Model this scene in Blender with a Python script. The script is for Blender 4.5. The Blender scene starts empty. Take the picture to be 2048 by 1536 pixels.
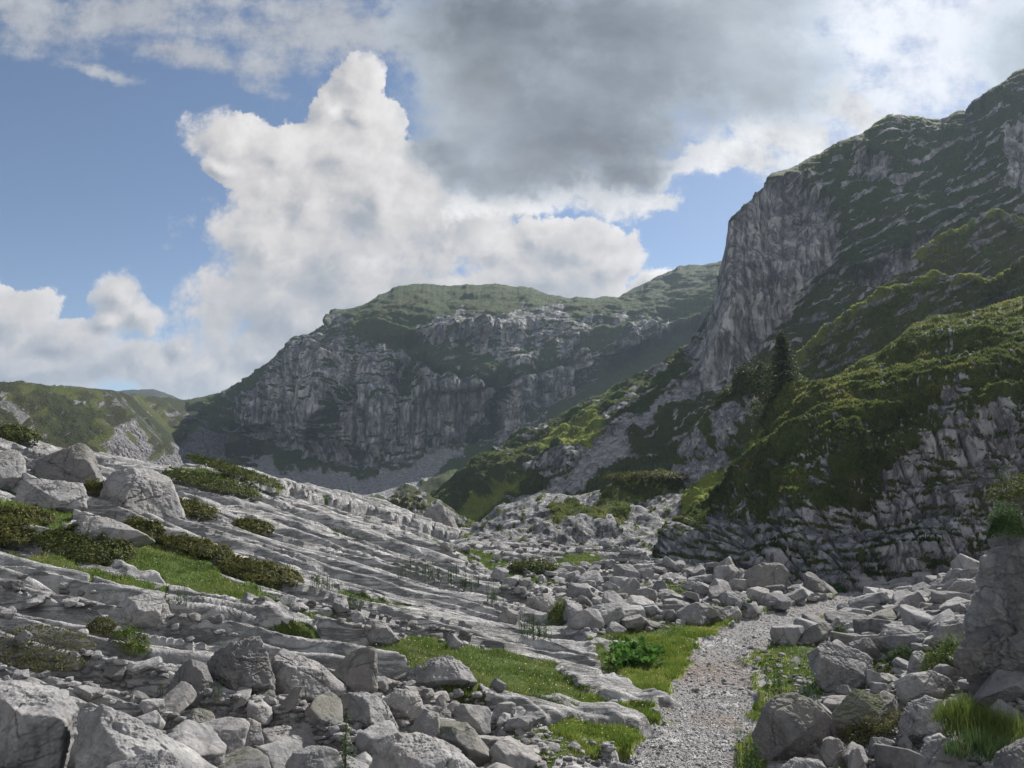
import bpy, math, random
import numpy as np
from mathutils import Vector
from mathutils.bvhtree import BVHTree

random.seed(7)
rng = np.random.default_rng(11)
R = math.radians
S = bpy.context.scene
COL = S.collection

# ------------------------------------------------------------------ camera
CAMZ = 4.0
PITCH = R(6.7)
FPX = 1547.0                      # focal length in pixels of the 2048 px wide photograph
cam_d = bpy.data.cameras.new('camera')
cam = bpy.data.objects.new('camera', cam_d)
COL.objects.link(cam)
cam_d.sensor_width = 36
cam_d.lens = FPX / 2048 * 36
cam_d.clip_start = 0.1
cam_d.clip_end = 20000
cam.location = (0, 0, CAMZ)
cam.rotation_euler = (math.pi / 2 + PITCH, 0, 0)
S.camera = cam

def px2uv(px, py):
    """pixel of the 2048x1536 photograph -> slopes (x/y, z/y) of the line of sight"""
    a = (np.asarray(px, float) - 1024) / FPX
    b = (768 - np.asarray(py, float)) / FPX
    dy = math.cos(PITCH) - b * math.sin(PITCH)
    return a / dy, (math.sin(PITCH) + b * math.cos(PITCH)) / dy

def at(px, py, Y):
    u, v = px2uv(px, py)
    return Vector((float(u) * Y, Y, CAMZ + float(v) * Y))

def toPx(x, y, z):
    zc = z - CAMZ
    d = y * math.cos(PITCH) + zc * math.sin(PITCH)
    b = -y * math.sin(PITCH) + zc * math.cos(PITCH)
    d = np.maximum(d, 0.5)
    return 1024 + FPX * x / d, 768 - FPX * b / d

# ------------------------------------------------------------------ light
SUN_AZ = R(38)                    # to the right of the line of sight
SUN_EL = R(38)
sd = bpy.data.lights.new('sun', 'SUN')
sd.energy = 5.0
sd.angle = R(0.6)
sd.color = (1.0, 0.95, 0.885)
sun = bpy.data.objects.new('sun', sd)
COL.objects.link(sun)
sdir = Vector((math.sin(SUN_AZ) * math.cos(SUN_EL), math.cos(SUN_AZ) * math.cos(SUN_EL), math.sin(SUN_EL)))
sun.rotation_euler = sdir.to_track_quat('Z', 'Y').to_euler()
sun.location = sdir * 400

S.view_settings.view_transform = 'Standard'
S.view_settings.look = 'None'
S.view_settings.exposure = 0.95
S.view_settings.gamma = 1.0
S.render.engine = 'CYCLES'
S.cycles.use_denoising = True
S.cycles.max_bounces = 5
S.cycles.diffuse_bounces = 3
S.cycles.glossy_bounces = 1
S.cycles.transmission_bounces = 2
S.cycles.volume_bounces = 0
S.cycles.transparent_max_bounces = 8
S.cycles.use_adaptive_sampling = True

# ------------------------------------------------------------------ node helpers
class NT:
    def __init__(self, tree):
        self.t = tree
    def n(self, typ, **kw):
        nd = self.t.nodes.new(typ)
        for k, v in kw.items():
            if k.startswith('i_'):
                nd.inputs[k[2:].replace('_', ' ')].default_value = v
            else:
                setattr(nd, k, v)
        return nd
    def l(self, a, b):
        self.t.links.new(a, b)
    def put(self, v, sock):
        if hasattr(v, 'links') or isinstance(v, bpy.types.NodeSocket):
            self.l(v, sock)
        else:
            sock.default_value = v
    def m(self, op, a, b=None, c=None, clamp=False):
        nd = self.n('ShaderNodeMath', operation=op, use_clamp=clamp)
        for i, v in enumerate((a, b, c)):
            if v is not None:
                self.put(v, nd.inputs[i])
        return nd.outputs[0]
    def vm(self, op, a, b=None, s=None):
        nd = self.n('ShaderNodeVectorMath', operation=op)
        self.put(a, nd.inputs[0])
        if b is not None:
            self.put(b, nd.inputs[1])
        if s is not None:
            self.put(s, nd.inputs['Scale'])
        return nd.outputs['Value'] if op in ('LENGTH', 'DOT_PRODUCT', 'DISTANCE') else nd.outputs[0]
    def noise(self, vec, scale, detail=4, rough=0.55, dist=0.0, color=False, lac=2.0):
        nd = self.n('ShaderNodeTexNoise')
        nd.inputs['Scale'].default_value = scale
        nd.inputs['Detail'].default_value = detail
        nd.inputs['Roughness'].default_value = rough
        nd.inputs['Distortion'].default_value = dist
        nd.inputs['Lacunarity'].default_value = lac
        if vec is not None:
            self.l(vec, nd.inputs['Vector'])
        return nd.outputs['Color'] if color else nd.outputs[0]
    def ss(self, x, a, b):
        nd = self.n('ShaderNodeMapRange', interpolation_type='SMOOTHSTEP')
        self.put(x, nd.inputs[0])
        nd.inputs[1].default_value = a
        nd.inputs[2].default_value = b
        return nd.outputs[0]
    def mix(self, f, a, b):
        nd = self.n('ShaderNodeMix', data_type='RGBA')
        self.put(f, nd.inputs[0])
        for v, s in ((a, nd.inputs[6]), (b, nd.inputs[7])):
            if isinstance(v, tuple):
                v = v if len(v) == 4 else v + (1,)
            self.put(v, s)
        return nd.outputs[2]
    def sep(self, v):
        nd = self.n('ShaderNodeSeparateXYZ')
        self.l(v, nd.inputs[0])
        return nd.outputs
    def comb(self, x, y, z):
        nd = self.n('ShaderNodeCombineXYZ')
        for v, s in zip((x, y, z), nd.inputs):
            self.put(v, s)
        return nd.outputs[0]
    def mapping(self, v, scale=(1, 1, 1), rot=(0, 0, 0), loc=(0, 0, 0), typ='POINT'):
        nd = self.n('ShaderNodeMapping', vector_type=typ)
        self.l(v, nd.inputs[0])
        nd.inputs['Location'].default_value = loc
        nd.inputs['Rotation'].default_value = rot
        nd.inputs['Scale'].default_value = scale
        return nd.outputs[0]
    def attr(self, name):
        return self.n('ShaderNodeAttribute', attribute_name=name).outputs['Fac']

# ------------------------------------------------------------------ sky with clouds
# cloud masses: (px, py, half width, half height, tilt deg) as directions in the sky
CUM = [  # big cumulus
 (700,170,52,55,0),(722,228,58,42,0),(660,215,40,40,0),(705,300,105,90,10),(450,270,85,50,10),(560,300,110,60,0),(440,330,60,35,-10),
 (620,400,190,110,15),(560,520,140,130,-20),(760,420,150,130,0),(700,560,230,120,0),(880,480,170,120,0),
 (600,650,230,95,-15),(520,720,150,85,-20),(900,600,220,80,0),(1090,560,170,70,0),(1130,500,120,55,10),(1200,530,75,45,10),(1060,480,60,40,0),(1000,500,90,50,-5),
 (470,770,120,60,0),(780,620,260,70,0),(1330,560,60,22,-10),
 (235,600,62,48,0),(265,635,55,40,0),(200,640,40,30,0),(30,640,95,60,0),(110,680,130,60,10),(250,730,170,55,0),(390,740,90,50,10),(60,740,170,70,0),(350,690,50,30,20),(-150,640,160,90,0)]
GREY = [  # the dark soft mass
 (1260,60,330,150,0),(1450,130,260,110,-10),(1180,180,260,130,0),
 (900,300,90,70,0),(960,350,120,60,-10),(1020,60,260,150,0),(1000,230,190,140,10),(1150,250,260,130,0),(1060,310,210,90,-5),(980,170,190,150,0),(1330,100,260,150,-10),(1500,160,190,80,-20),(1240,330,110,60,0),(1500,0,180,120,0),(2040,120,120,110,-30)]
EDGE = [ # bright fringe below and right of the dark mass
 (1050,390,170,40,10),(1190,380,130,55,-10),(1290,330,65,45,0),(950,200,90,90,-40),(1190,285,60,28,0),(1370,320,40,24,0),(1470,305,110,32,-8),(1590,270,110,42,-15),(1700,215,90,36,-25),(1300,390,70,26,0),(1100,350,220,60,0)]
THIN = [ # high thin veils
 (60,40,150,75,-25),(250,30,260,50,5),(560,70,190,60,-10),(600,40,330,50,0),(400,130,170,30,-15),(510,130,120,35,10),(210,150,90,14,-20),(780,70,200,60,0),
 (1500,290,170,45,-15),(1620,230,220,70,-25),(1760,100,230,90,-35),(1700,30,260,90,-20),(1850,60,200,120,-30),(1500,70,200,90,-20),(1600,330,150,40,-10),(1740,180,160,50,-30),(870,140,70,55,-40),(2000,60,150,130,0),(2300,60,260,250,0)]

world = bpy.data.worlds.new('World')
S.world = world
world.use_nodes = True
wt = world.node_tree
wt.nodes.clear()

def noise_2d(N, vec, scale, detail, rough, color=False):
    nd = N.n('ShaderNodeTexNoise', noise_dimensions='2D')
    nd.inputs['Scale'].default_value = scale; nd.inputs['Detail'].default_value = detail; nd.inputs['Roughness'].default_value = rough
    N.l(vec, nd.inputs['Vector'])
    return nd.outputs['Color'] if color else nd.outputs[0]

def blob_group(name, blobs, bill_amp, bill_scale, fine):
    """distance field of soft ellipses in the (already rippled) sky plane Q, with rounded billows"""
    g = bpy.data.node_groups.new(name, 'ShaderNodeTree')
    g.interface.new_socket('Q', in_out='INPUT', socket_type='NodeSocketVector')
    g.interface.new_socket('F', in_out='INPUT', socket_type='NodeSocketFloat')
    g.interface.new_socket('D', in_out='OUTPUT', socket_type='NodeSocketFloat')
    N = NT(g)
    gi = N.n('NodeGroupInput'); go = N.n('NodeGroupOutput')
    Q = gi.outputs[0]
    d = None
    for (px, py, rx, ry, an) in blobs:
        u, v = px2uv(px, py)
        u1, v1 = px2uv(px + rx, py)
        u2, v2 = px2uv(px, py - ry)
        mp = N.mapping(Q, scale=(abs(float(u1 - u)), abs(float(v2 - v)), 1), rot=(0, 0, R(an)), loc=(float(u), float(v), 0), typ='TEXTURE')
        q = N.vm('LENGTH', mp)
        d = q if d is None else N.m('SMOOTH_MIN', d, q, 0.30)
    D = N.m('MAXIMUM', N.m('SUBTRACT', 1.0, d), -1.5)
    if bill_amp:
        v1 = N.n('ShaderNodeTexVoronoi', feature='F1', voronoi_dimensions='2D'); v1.inputs['Scale'].default_value = bill_scale
        v1.inputs['Detail'].default_value = 3.0; v1.inputs['Roughness'].default_value = 0.5; v1.normalize = True
        N.l(Q, v1.inputs['Vector'])
        b = N.m('POWER', v1.outputs['Distance'], 1.6)
        D = N.m('MULTIPLY_ADD', N.m('SUBTRACT', 0.22, b), bill_amp, D)
    D = N.m('MULTIPLY_ADD', gi.outputs[1], fine, D)
    N.l(D, go.inputs[0])
    return g

W = NT(wt)
tc = W.n('ShaderNodeTexCoord')
dirv = tc.outputs['Generated']
sx, sy, sz = W.sep(dirv)
ay = W.m('MAXIMUM', W.m('ABSOLUTE', sy), 0.12)
P = W.comb(W.m('DIVIDE', sx, ay), W.m('DIVIDE', sz, ay), 0.0)
sky = W.n('ShaderNodeTexSky', sky_type='NISHITA', sun_disc=False)
sky.sun_elevation = SUN_EL
sky.sun_rotation = SUN_AZ
sky.altitude = 1700
sky.air_density = 1.0
sky.dust_density = 1.0
sky.ozone_density = 1.5
sun_uv = (math.tan(SUN_AZ), math.tan(SUN_EL) / math.cos(SUN_AZ))
sdist = W.vm('DISTANCE', P, (0.50, 0.62, 0.0))
glow = W.m('POWER', W.ss(sdist, 0.75, 0.0), 1.6)         # brighter cloud near the sun

w1 = W.vm('SUBTRACT', noise_2d(W, P, 4.5, 2, 0.5, True), (0.5, 0.5, 0.5))
w2 = W.vm('SUBTRACT', noise_2d(W, W.vm('ADD', P, (3.1, 1.7, 0)), 14, 6, 0.68, True), (0.5, 0.5, 0.5))
WARP = W.vm('ADD', W.vm('SCALE', w1, s=0.06), W.vm('SCALE', w2, s=0.036))
Q = W.vm('MULTIPLY', W.vm('ADD', P, WARP), (1, 1, 0))
FN = W.m('SUBTRACT', noise_2d(W, P, 16, 8, 0.66), 0.5)
def use(g, vec):
    nd = W.n('ShaderNodeGroup'); nd.node_tree = g
    W.l(vec, nd.inputs[0]); W.l(FN, nd.inputs[1])
    return nd.outputs[0]
gC = blob_group('cumulus_field', CUM, 1.5, 14, 0.9)
gG = blob_group('grey_field', GREY, 0.0, 1, 0.9)
gE = blob_group('fringe_field', EDGE, 0.9, 18, 1.6)
gT = blob_group('veil_field', THIN, 0.0, 1, 2.2)
bk = W.n('ShaderNodeBackground'); W.l(sky.outputs[0], bk.inputs[0]); bk.inputs[1].default_value = 0.050

def layer(prev, alpha, col, strength=1.0):
    b = W.n('ShaderNodeBackground'); W.put(col, b.inputs[0]); W.put(W.m('MULTIPLY', strength, 0.535), b.inputs[1])
    mx = W.n('ShaderNodeMixShader')
    W.l(alpha, mx.inputs[0]); W.l(prev, mx.inputs[1]); W.l(b.outputs[0], mx.inputs[2])
    return mx.outputs[0]
# thin veil, stretched into streaks
wisp = noise_2d(W, W.mapping(P, scale=(3.0, 9.0, 1), rot=(0, 0, R(-12))), 1.5, 7, 0.62)
dT = use(gT, Q)
aT = W.m('MULTIPLY', W.ss(W.m('MULTIPLY_ADD', W.m('SUBTRACT', wisp, 0.5), 2.2, dT), -0.35, 0.95), 0.82)
bT = W.m('MULTIPLY_ADD', glow, 0.48, W.m('MULTIPLY_ADD', FN, 0.4, 0.47))
sh = layer(bk.outputs[0], aT, (0.95, 0.97, 1.0, 1), bT)
# cumulus: bright where it thins towards the sun
dC = use(gC, Q)
toSun = W.vm('NORMALIZE', W.vm('SUBTRACT', (sun_uv[0], sun_uv[1], 0), P))
dC2 = use(gC, W.vm('ADD', Q, W.vm('SCALE', toSun, s=0.016)))
lit = W.m('MULTIPLY_ADD', W.m('SUBTRACT', dC, dC2), 0.62, 0.50, clamp=True)
shade_n = noise_2d(W, P, 5.5, 5, 0.58)
py_ = W.sep(P)[1]
lum = W.m('MULTIPLY_ADD', lit, 0.56, 0.35)
lum = W.m('MULTIPLY_ADD', FN, 0.30, lum)
lum = W.m('SUBTRACT', lum, W.m('MULTIPLY', W.m('MULTIPLY', W.ss(dC, 0.15, 0.9), W.ss(shade_n, 0.42, 0.62)), 0.17))
low = W.m('MULTIPLY', W.ss(dC, 0.0, 0.5), W.ss(W.m('MULTIPLY_ADD', W.m('SUBTRACT', shade_n, 0.5), 0.8, py_), 0.34, 0.10))
lum = W.m('MULTIPLY', lum, W.m('MULTIPLY_ADD', low, -0.22, 1.0))
colC = W.mix(W.ss(lum, 0.28, 0.62), (0.80, 0.89, 1.0), (1.0, 0.965, 0.945))
edge = W.ss(noise_2d(W, P, 3.0, 3, 0.5), 0.46, 0.60)
em = W.n('ShaderNodeMix', data_type='FLOAT'); W.l(edge, em.inputs[0]); W.l(W.ss(dC, -0.03, 0.12), em.inputs[2]); W.l(W.ss(W.m('MULTIPLY_ADD', FN, 0.8, dC), -0.12, 0.50), em.inputs[3])
sh = layer(sh, em.outputs[0], colC, lum)
# bright fringe, then the dark grey mass
dE = use(gE, Q)
sh = layer(sh, W.m('MULTIPLY', W.ss(dE, -0.1, 0.4), 0.9), (0.98, 0.97, 0.96, 1), W.m('MULTIPLY_ADD', FN, 0.8, 0.74))
dG = use(gG, Q)
gn = noise_2d(W, W.mapping(P, scale=(1.0, 1.6, 1)), 3.4, 6, 0.55)
gl = W.m('MULTIPLY_ADD', W.m('SUBTRACT', gn, 0.5), 0.62, 0.22)
gl = W.m('MULTIPLY_ADD', glow, 0.30, gl)
gl = W.m('MULTIPLY_ADD', W.ss(dG, 0.8, 0.0), 0.20, gl)
sh = layer(sh, W.m('MULTIPLY', W.ss(dG, -0.12, 0.42), 0.95), (0.84, 0.94, 1.04, 1), gl)
# unseen bright cloud added behind the viewer as fill light for the shade
rn = noise_2d(W, W.comb(W.m('MULTIPLY', sx, 2.0), W.m('MULTIPLY', sz, 3.5), 0.0), 1.6, 4, 0.55)
ra = W.m('MULTIPLY', W.ss(rn, 0.40, 0.56), W.ss(sy, 0.05, -0.25))
sh = layer(sh, ra, (1.0, 0.98, 0.96, 1), 1.0)
wo = W.n('ShaderNodeOutputWorld')
W.l(sh, wo.inputs[0])
world.cycles.sampling_method = 'NONE'

# ------------------------------------------------------------------ numpy noise
_perm = rng.permutation(256).astype(np.int32)
_perm = np.concatenate([_perm, _perm, _perm])
_g3 = rng.normal(size=(256, 3)).astype(np.float32)
_g3 /= np.linalg.norm(_g3, axis=1)[:, None]
_g3x, _g3y, _g3z = (np.ascontiguousarray(_g3[:, i]) * 1.5 for i in range(3))

def noise3(x, y, z):
    x, y, z = (np.asarray(a, np.float32) for a in (x, y, z))
    xi, yi, zi = np.floor(x), np.floor(y), np.floor(z)
    fx, fy, fz = x - xi, y - yi, z - zi
    xi = xi.astype(np.int32) & 255; yi = yi.astype(np.int32) & 255; zi = zi.astype(np.int32) & 255
    ux, uy, uz = (f * f * f * (f * (f * 6 - 15) + 10) for f in (fx, fy, fz))
    def c(dx, dy, dz):
        h = _perm[_perm[_perm[xi + dx] + yi + dy] + zi + dz]
        return _g3x[h] * (fx - dx) + _g3y[h] * (fy - dy) + _g3z[h] * (fz - dz)
    def mixx(dy, dz):
        a = c(0, dy, dz)
        return a + ux * (c(1, dy, dz) - a)
    a = mixx(0, 0); a = a + uy * (mixx(1, 0) - a)
    b = mixx(0, 1); b = b + uy * (mixx(1, 1) - b)
    return a + uz * (b - a)

def noise2(x, y, seed=0):
    x, y = np.asarray(x, np.float32), np.asarray(y, np.float32)
    xi, yi = np.floor(x), np.floor(y)
    fx, fy = x - xi, y - yi
    xi = xi.astype(np.int32) & 255; yi = yi.astype(np.int32) & 255
    ux, uy = (f * f * f * (f * (f * 6 - 15) + 10) for f in (fx, fy))
    s = (seed * 37) & 255
    def c(dx, dy):
        h = _perm[_perm[_perm[s] + xi + dx] + yi + dy]
        return _g3x[h] * (fx - dx) + _g3y[h] * (fy - dy)
    a = c(0, 0); a = a + ux * (c(1, 0) - a)
    b = c(0, 1); b = b + ux * (c(1, 1) - b)
    return (a + uy * (b - a)) * 1.2

def fbm2(x, y, o=4, g=0.5, seed=0):
    s = 0; a = 1; f = 1
    for i in range(o):
        s = s + a * noise2(x * f, y * f, seed + i * 7); a *= g; f *= 2.03
    return s

def fbm3(x, y, z, o=4, g=0.5):
    s = 0; a = 1; f = 1
    for i in range(o):
        s = s + a * noise3(x * f + i * 17.3, y * f, z * f); a *= g; f *= 2.03
    return s

def worley2(x, y, seed=0, jit=0.9):
    """F1, F2, id, offset from the cell's point"""
    x, y = np.asarray(x, np.float32), np.asarray(y, np.float32)
    xi, yi = np.floor(x).astype(np.int32), np.floor(y).astype(np.int32)
    f1 = np.full(x.shape, 9, np.float32); f2 = f1.copy()
    cid = np.zeros(x.shape, np.int32); ox = np.zeros_like(f1); oy = np.zeros_like(f1)
    for dx in (-1, 0, 1):
        for dy in (-1, 0, 1):
            h = _perm[_perm[_perm[(xi + dx) & 255] + ((yi + dy) & 255)] + (seed * 31 & 255)]
            jx = (h.astype(np.float32) / 255 - .5) * jit + .5
            jy = (_perm[h + 91].astype(np.float32) / 255 - .5) * jit + .5
            ddx = x - (xi + dx + jx); ddy = y - (yi + dy + jy)
            d = np.sqrt(ddx * ddx + ddy * ddy)
            m = d < f1
            f2 = np.where(m, f1, np.minimum(f2, d))
            cid = np.where(m, h, cid); ox = np.where(m, ddx, ox); oy = np.where(m, ddy, oy)
            f1 = np.where(m, d, f1)
    return f1, f2, cid, ox, oy

def sstep(x, a, b):
    t = np.clip((x - a) / (b - a), 0, 1)
    return t * t * (3 - 2 * t)

def poly_mask(px, py, poly, soft=10.0):
    """1 inside the outline, 0 outside, soft over a few pixels"""
    P_ = np.array(poly, np.float32)
    x0, y0 = P_.min(0) - soft * 2; x1, y1 = P_.max(0) + soft * 2
    sel = (px > x0) & (px < x1) & (py > y0) & (py < y1)
    out = np.zeros(px.shape, np.float32)
    if not sel.any():
        return out
    x = px[sel]; y = py[sel]
    d = np.full(x.shape, 1e9, np.float32); ins = np.zeros(x.shape, bool)
    n = len(P_)
    for i in range(n):
        ax, ay_ = P_[i]; bx, by = P_[(i + 1) % n]
        ex, ey = bx - ax, by - ay_
        t = np.clip(((x - ax) * ex + (y - ay_) * ey) / (ex * ex + ey * ey + 1e-6), 0, 1)
        d = np.minimum(d, (x - ax - t * ex) ** 2 + (y - ay_ - t * ey) ** 2)
        c = ((ay_ > y) != (by > y)) & (x < ex * (y - ay_) / (ey if abs(ey) > 1e-6 else 1e-6) + ax)
        ins ^= c
    d = np.sqrt(d) * np.where(ins, 1, -1)
    out[sel] = sstep(d, -soft, soft)
    return out

# ------------------------------------------------------------------ mesh helpers
def mesh_from(name, V, F, mats, smooth=True, attrs=None, midx=None):
    """F: (n,3) or (n,4) int array"""
    me = bpy.data.meshes.new(name)
    V = np.asarray(V, np.float32); F = np.asarray(F, np.int32)
    k = F.shape[1]
    me.vertices.add(len(V)); me.vertices.foreach_set('co', V.ravel())
    me.loops.add(F.size); me.loops.foreach_set('vertex_index', F.ravel())
    me.polygons.add(len(F))
    me.polygons.foreach_set('loop_start', np.arange(0, F.size, k, dtype=np.int32))
    me.polygons.foreach_set('loop_total', np.full(len(F), k, np.int32))
    me.polygons.foreach_set('use_smooth', np.full(len(F), smooth, bool))
    for m in (mats if isinstance(mats, (list, tuple)) else [mats]):
        me.materials.append(m)
    if midx is not None:
        me.polygons.foreach_set('material_index', np.asarray(midx, np.int32))
    me.update(calc_edges=True)
    for k_, a in (attrs or {}).items():
        at_ = me.attributes.new(k_, 'FLOAT', 'POINT')
        at_.data.foreach_set('value', np.asarray(a, np.float32).ravel())
    return me

def link(name, me, parent=None, loc=None):
    o = bpy.data.objects.new(name, me)
    COL.objects.link(o)
    if loc is not None:
        o.location = loc
    if parent is not None:
        o.parent = parent
    return o

def tag(o, label=None, cat=None, group=None, kind=None):
    if label: o['label'] = label
    if cat: o['category'] = cat
    if group: o['group'] = group
    if kind: o['kind'] = kind
    return o

def grid_faces(nr, nc):
    i = np.arange(nr * nc, dtype=np.int32).reshape(nr, nc)
    return np.stack([i[:-1, :-1], i[:-1, 1:], i[1:, 1:], i[1:, :-1]], -1).reshape(-1, 4)

# ------------------------------------------------------------------ materials
def new_mat(name):
    m = bpy.data.materials.new(name)
    m.use_nodes = True
    m.node_tree.nodes.clear()
    return m, NT(m.node_tree)

def finish(N, col, rough=0.9, bump=None, bdist=0.05, bstr=1.0, spec=0.2, sss=None, trans=None):
    b = N.n('ShaderNodeBsdfPrincipled')
    N.put(col, b.inputs['Base Color']); N.put(rough, b.inputs['Roughness'])
    b.inputs['Specular IOR Level'].default_value = spec
    if bump is not None:
        bp = N.n('ShaderNodeBump'); bp.inputs['Distance'].default_value = bdist; bp.inputs['Strength'].default_value = bstr
        N.l(bump, bp.inputs['Height']); N.l(bp.outputs[0], b.inputs['Normal'])
    out = N.n('ShaderNodeOutputMaterial')
    sh_ = b.outputs[0]
    if trans is not None:
        t = N.n('ShaderNodeBsdfTranslucent'); N.put(col, t.inputs[0])
        mx = N.n('ShaderNodeMixShader'); mx.inputs[0].default_value = trans
        N.l(sh_, mx.inputs[1]); N.l(t.outputs[0], mx.inputs[2]); sh_ = mx.outputs[0]
    N.l(sh_, out.inputs[0])

def terrain_mat(name, s, rock_lo, rock_hi, veg_lo, veg_hi, veg_alt, scree=(0.30, 0.29, 0.29), streak=0.0, bump=1.0, strata=False):
    """s = size in metres of the finest grain"""
    m, N = new_mat(name)
    geo = N.n('ShaderNodeNewGeometry')
    p = geo.outputs['Position']
    veg = N.attr('veg'); scr = N.attr('scree'); stain = N.attr('stain'); lime = N.attr('lime')
    n1 = N.noise(p, 0.12 / s, 6, 0.62)
    n2 = N.noise(p, 0.9 / s, 5, 0.65)
    n3 = N.noise(p, 0.025 / s, 4, 0.5)
    # rock
    r = N.mix(N.ss(n1, 0.32, 0.68), rock_lo, rock_hi)
    r = N.mix(N.m('MULTIPLY', N.ss(n2, 0.58, 0.72), 0.45), r, tuple(c * 1.25 for c in rock_hi))
    r = N.mix(N.m('MULTIPLY', N.ss(n2, 0.44, 0.3), 0.5), r, tuple(c * 0.55 for c in rock_lo))
    vs = N.noise(N.mapping(p, scale=(1, 1, 0.06)), (0.16 if streak else 0.35) / s, 6, 0.66)
    if streak:
        r = N.mix(N.m('MULTIPLY', N.ss(vs, 0.50, 0.66), streak), r, tuple(c * 0.42 for c in rock_lo))
        r = N.mix(N.m('MULTIPLY', N.ss(vs, 0.42, 0.30), streak * 0.5), r, tuple(c * 1.2 for c in rock_hi))
        vo = N.noise(N.mapping(p, scale=(1, 1, 0.15)), 0.12 / s, 4, 0.6)
        r = N.mix(N.m('MULTIPLY', N.ss(vo, 0.56, 0.7), 0.5), r, (0.30, 0.235, 0.185))
    r = N.mix(stain, r, (0.07, 0.072, 0.08))
    st_ = (0.12, 1.0, 1.0) if s < .1 else (1.0, 1.0, 0.30)
    ln = N.noise(N.mapping(p, scale=st_, rot=(0, 0, R(6) if s < .1 else 0)), (0.16 if s < .1 else 0.22) / s, 6, 0.68, dist=0.6)
    line = N.m('ABSOLUTE', N.m('SUBTRACT', ln, 0.5))
    r = N.mix(N.m('MULTIPLY', N.ss(line, 0.022, 0.0), 0.42 if s < .1 else 0.7), r, tuple(c * 0.30 for c in rock_lo))
    r = N.mix(N.m('MULTIPLY', N.ss(ln, 0.56, 0.72), 0.45), r, tuple(c * 1.15 for c in rock_hi))
    # scree and gravel
    vo = N.n('ShaderNodeTexVoronoi'); vo.inputs['Scale'].default_value = (2.2 if s < .1 else 0.8) / s; N.l(p, vo.inputs['Vector'])
    gcol = N.mix(N.sep(vo.outputs['Color'])[0], tuple(c * 0.55 for c in scree), tuple(c * 1.25 for c in scree))
    c_ = N.mix(N.ss(N.m('MULTIPLY_ADD', N.m('SUBTRACT', n1, 0.5), 0.8, scr), 0.4, 0.6), r, gcol)
    if s < .1:
        c_ = N.mix(N.m('MULTIPLY', N.attr('dirt'), N.ss(n1, 0.30, 0.62)), c_, (0.20, 0.150, 0.112))
    # plants
    g = N.mix(N.ss(n2, 0.35, 0.65), veg_lo, veg_hi)
    g = N.mix(N.ss(n3, 0.45, 0.65), g, veg_alt)
    g = N.mix(N.m('MULTIPLY', lime, N.ss(n1, 0.25, 0.5)), g, (0.19, 0.235, 0.045))  # fresh grass; on crests, near hill and gully also painted sunlight
    vf = N.m('MULTIPLY_ADD', N.m('SUBTRACT', n2, 0.5), 0.9, N.m('MULTIPLY_ADD', N.m('SUBTRACT', n1, 0.5), 0.9, veg))
    vf = N.ss(vf, 0.42, 0.56)
    c_ = N.mix(vf, c_, g)
    # bump
    crack = N.noise(N.mapping(p, scale=(1, 1, 0.5)), 0.5 / s, 7, 0.7)
    hb = N.m('MULTIPLY_ADD', vs, 0.6 if streak else 0.15, crack)
    hb = N.m('MULTIPLY_ADD', N.ss(line, 0.0, 0.05), 0.45, hb)
    if strata:
        st = N.noise(N.mapping(p, scale=(0.06, 0.06, 1.0), rot=(0, R(-8), 0)), 0.5 / s, 5, 0.65)
        hb = N.m('MULTIPLY_ADD', st, 0.8, hb)
    gb = N.m('MULTIPLY', N.noise(p, 1.6 / s, 4, 0.7), 1.2)
    hm = N.n('ShaderNodeMix', data_type='FLOAT')
    N.l(vf, hm.inputs[0]); N.l(hb, hm.inputs[2]); N.l(gb, hm.inputs[3])
    sb = N.n('ShaderNodeMix', data_type='FLOAT')
    N.l(scr, sb.inputs[0]); N.l(hm.outputs[0], sb.inputs[2]); N.l(N.m('MULTIPLY', N.m('SUBTRACT', 1.0, vo.outputs['Distance']), 0.35 if s < .1 else 0.8), sb.inputs[3])
    finish(N, c_, 0.92, sb.outputs[0], bdist=s * 1.6 * bump, spec=0.12)
    return m

M_ground = terrain_mat('ground_surface', 0.05, (0.225, 0.227, 0.230), (0.42, 0.415, 0.408), (0.05, 0.085, 0.02), (0.10, 0.15, 0.03), (0.085, 0.105, 0.03), scree=(0.22, 0.215, 0.215))
M_hill = terrain_mat('near_hill_surface', 0.16, (0.15, 0.152, 0.165), (0.34, 0.338, 0.34), (0.040, 0.062, 0.022), (0.085, 0.110, 0.034), (0.065, 0.072, 0.030), bump=0.7)
M_ridge = terrain_mat('ridge_surface', 0.35, (0.13, 0.13, 0.14), (0.24, 0.238, 0.24), (0.045, 0.066, 0.022), (0.095, 0.118, 0.034), (0.080, 0.082, 0.032), bump=0.7)
M_cliff = terrain_mat('cliff_surface', 0.5, (0.165, 0.168, 0.178), (0.43, 0.428, 0.43), (0.036, 0.056, 0.020), (0.075, 0.098, 0.032), (0.066, 0.076, 0.030), streak=0.8, strata=True, scree=(0.24, 0.238, 0.245))
M_far = terrain_mat('far_hill_surface', 0.8, (0.13, 0.13, 0.13), (0.24, 0.235, 0.235), (0.028, 0.036, 0.016), (0.050, 0.058, 0.024), (0.042, 0.044, 0.023), scree=(0.13, 0.128, 0.132))

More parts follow.
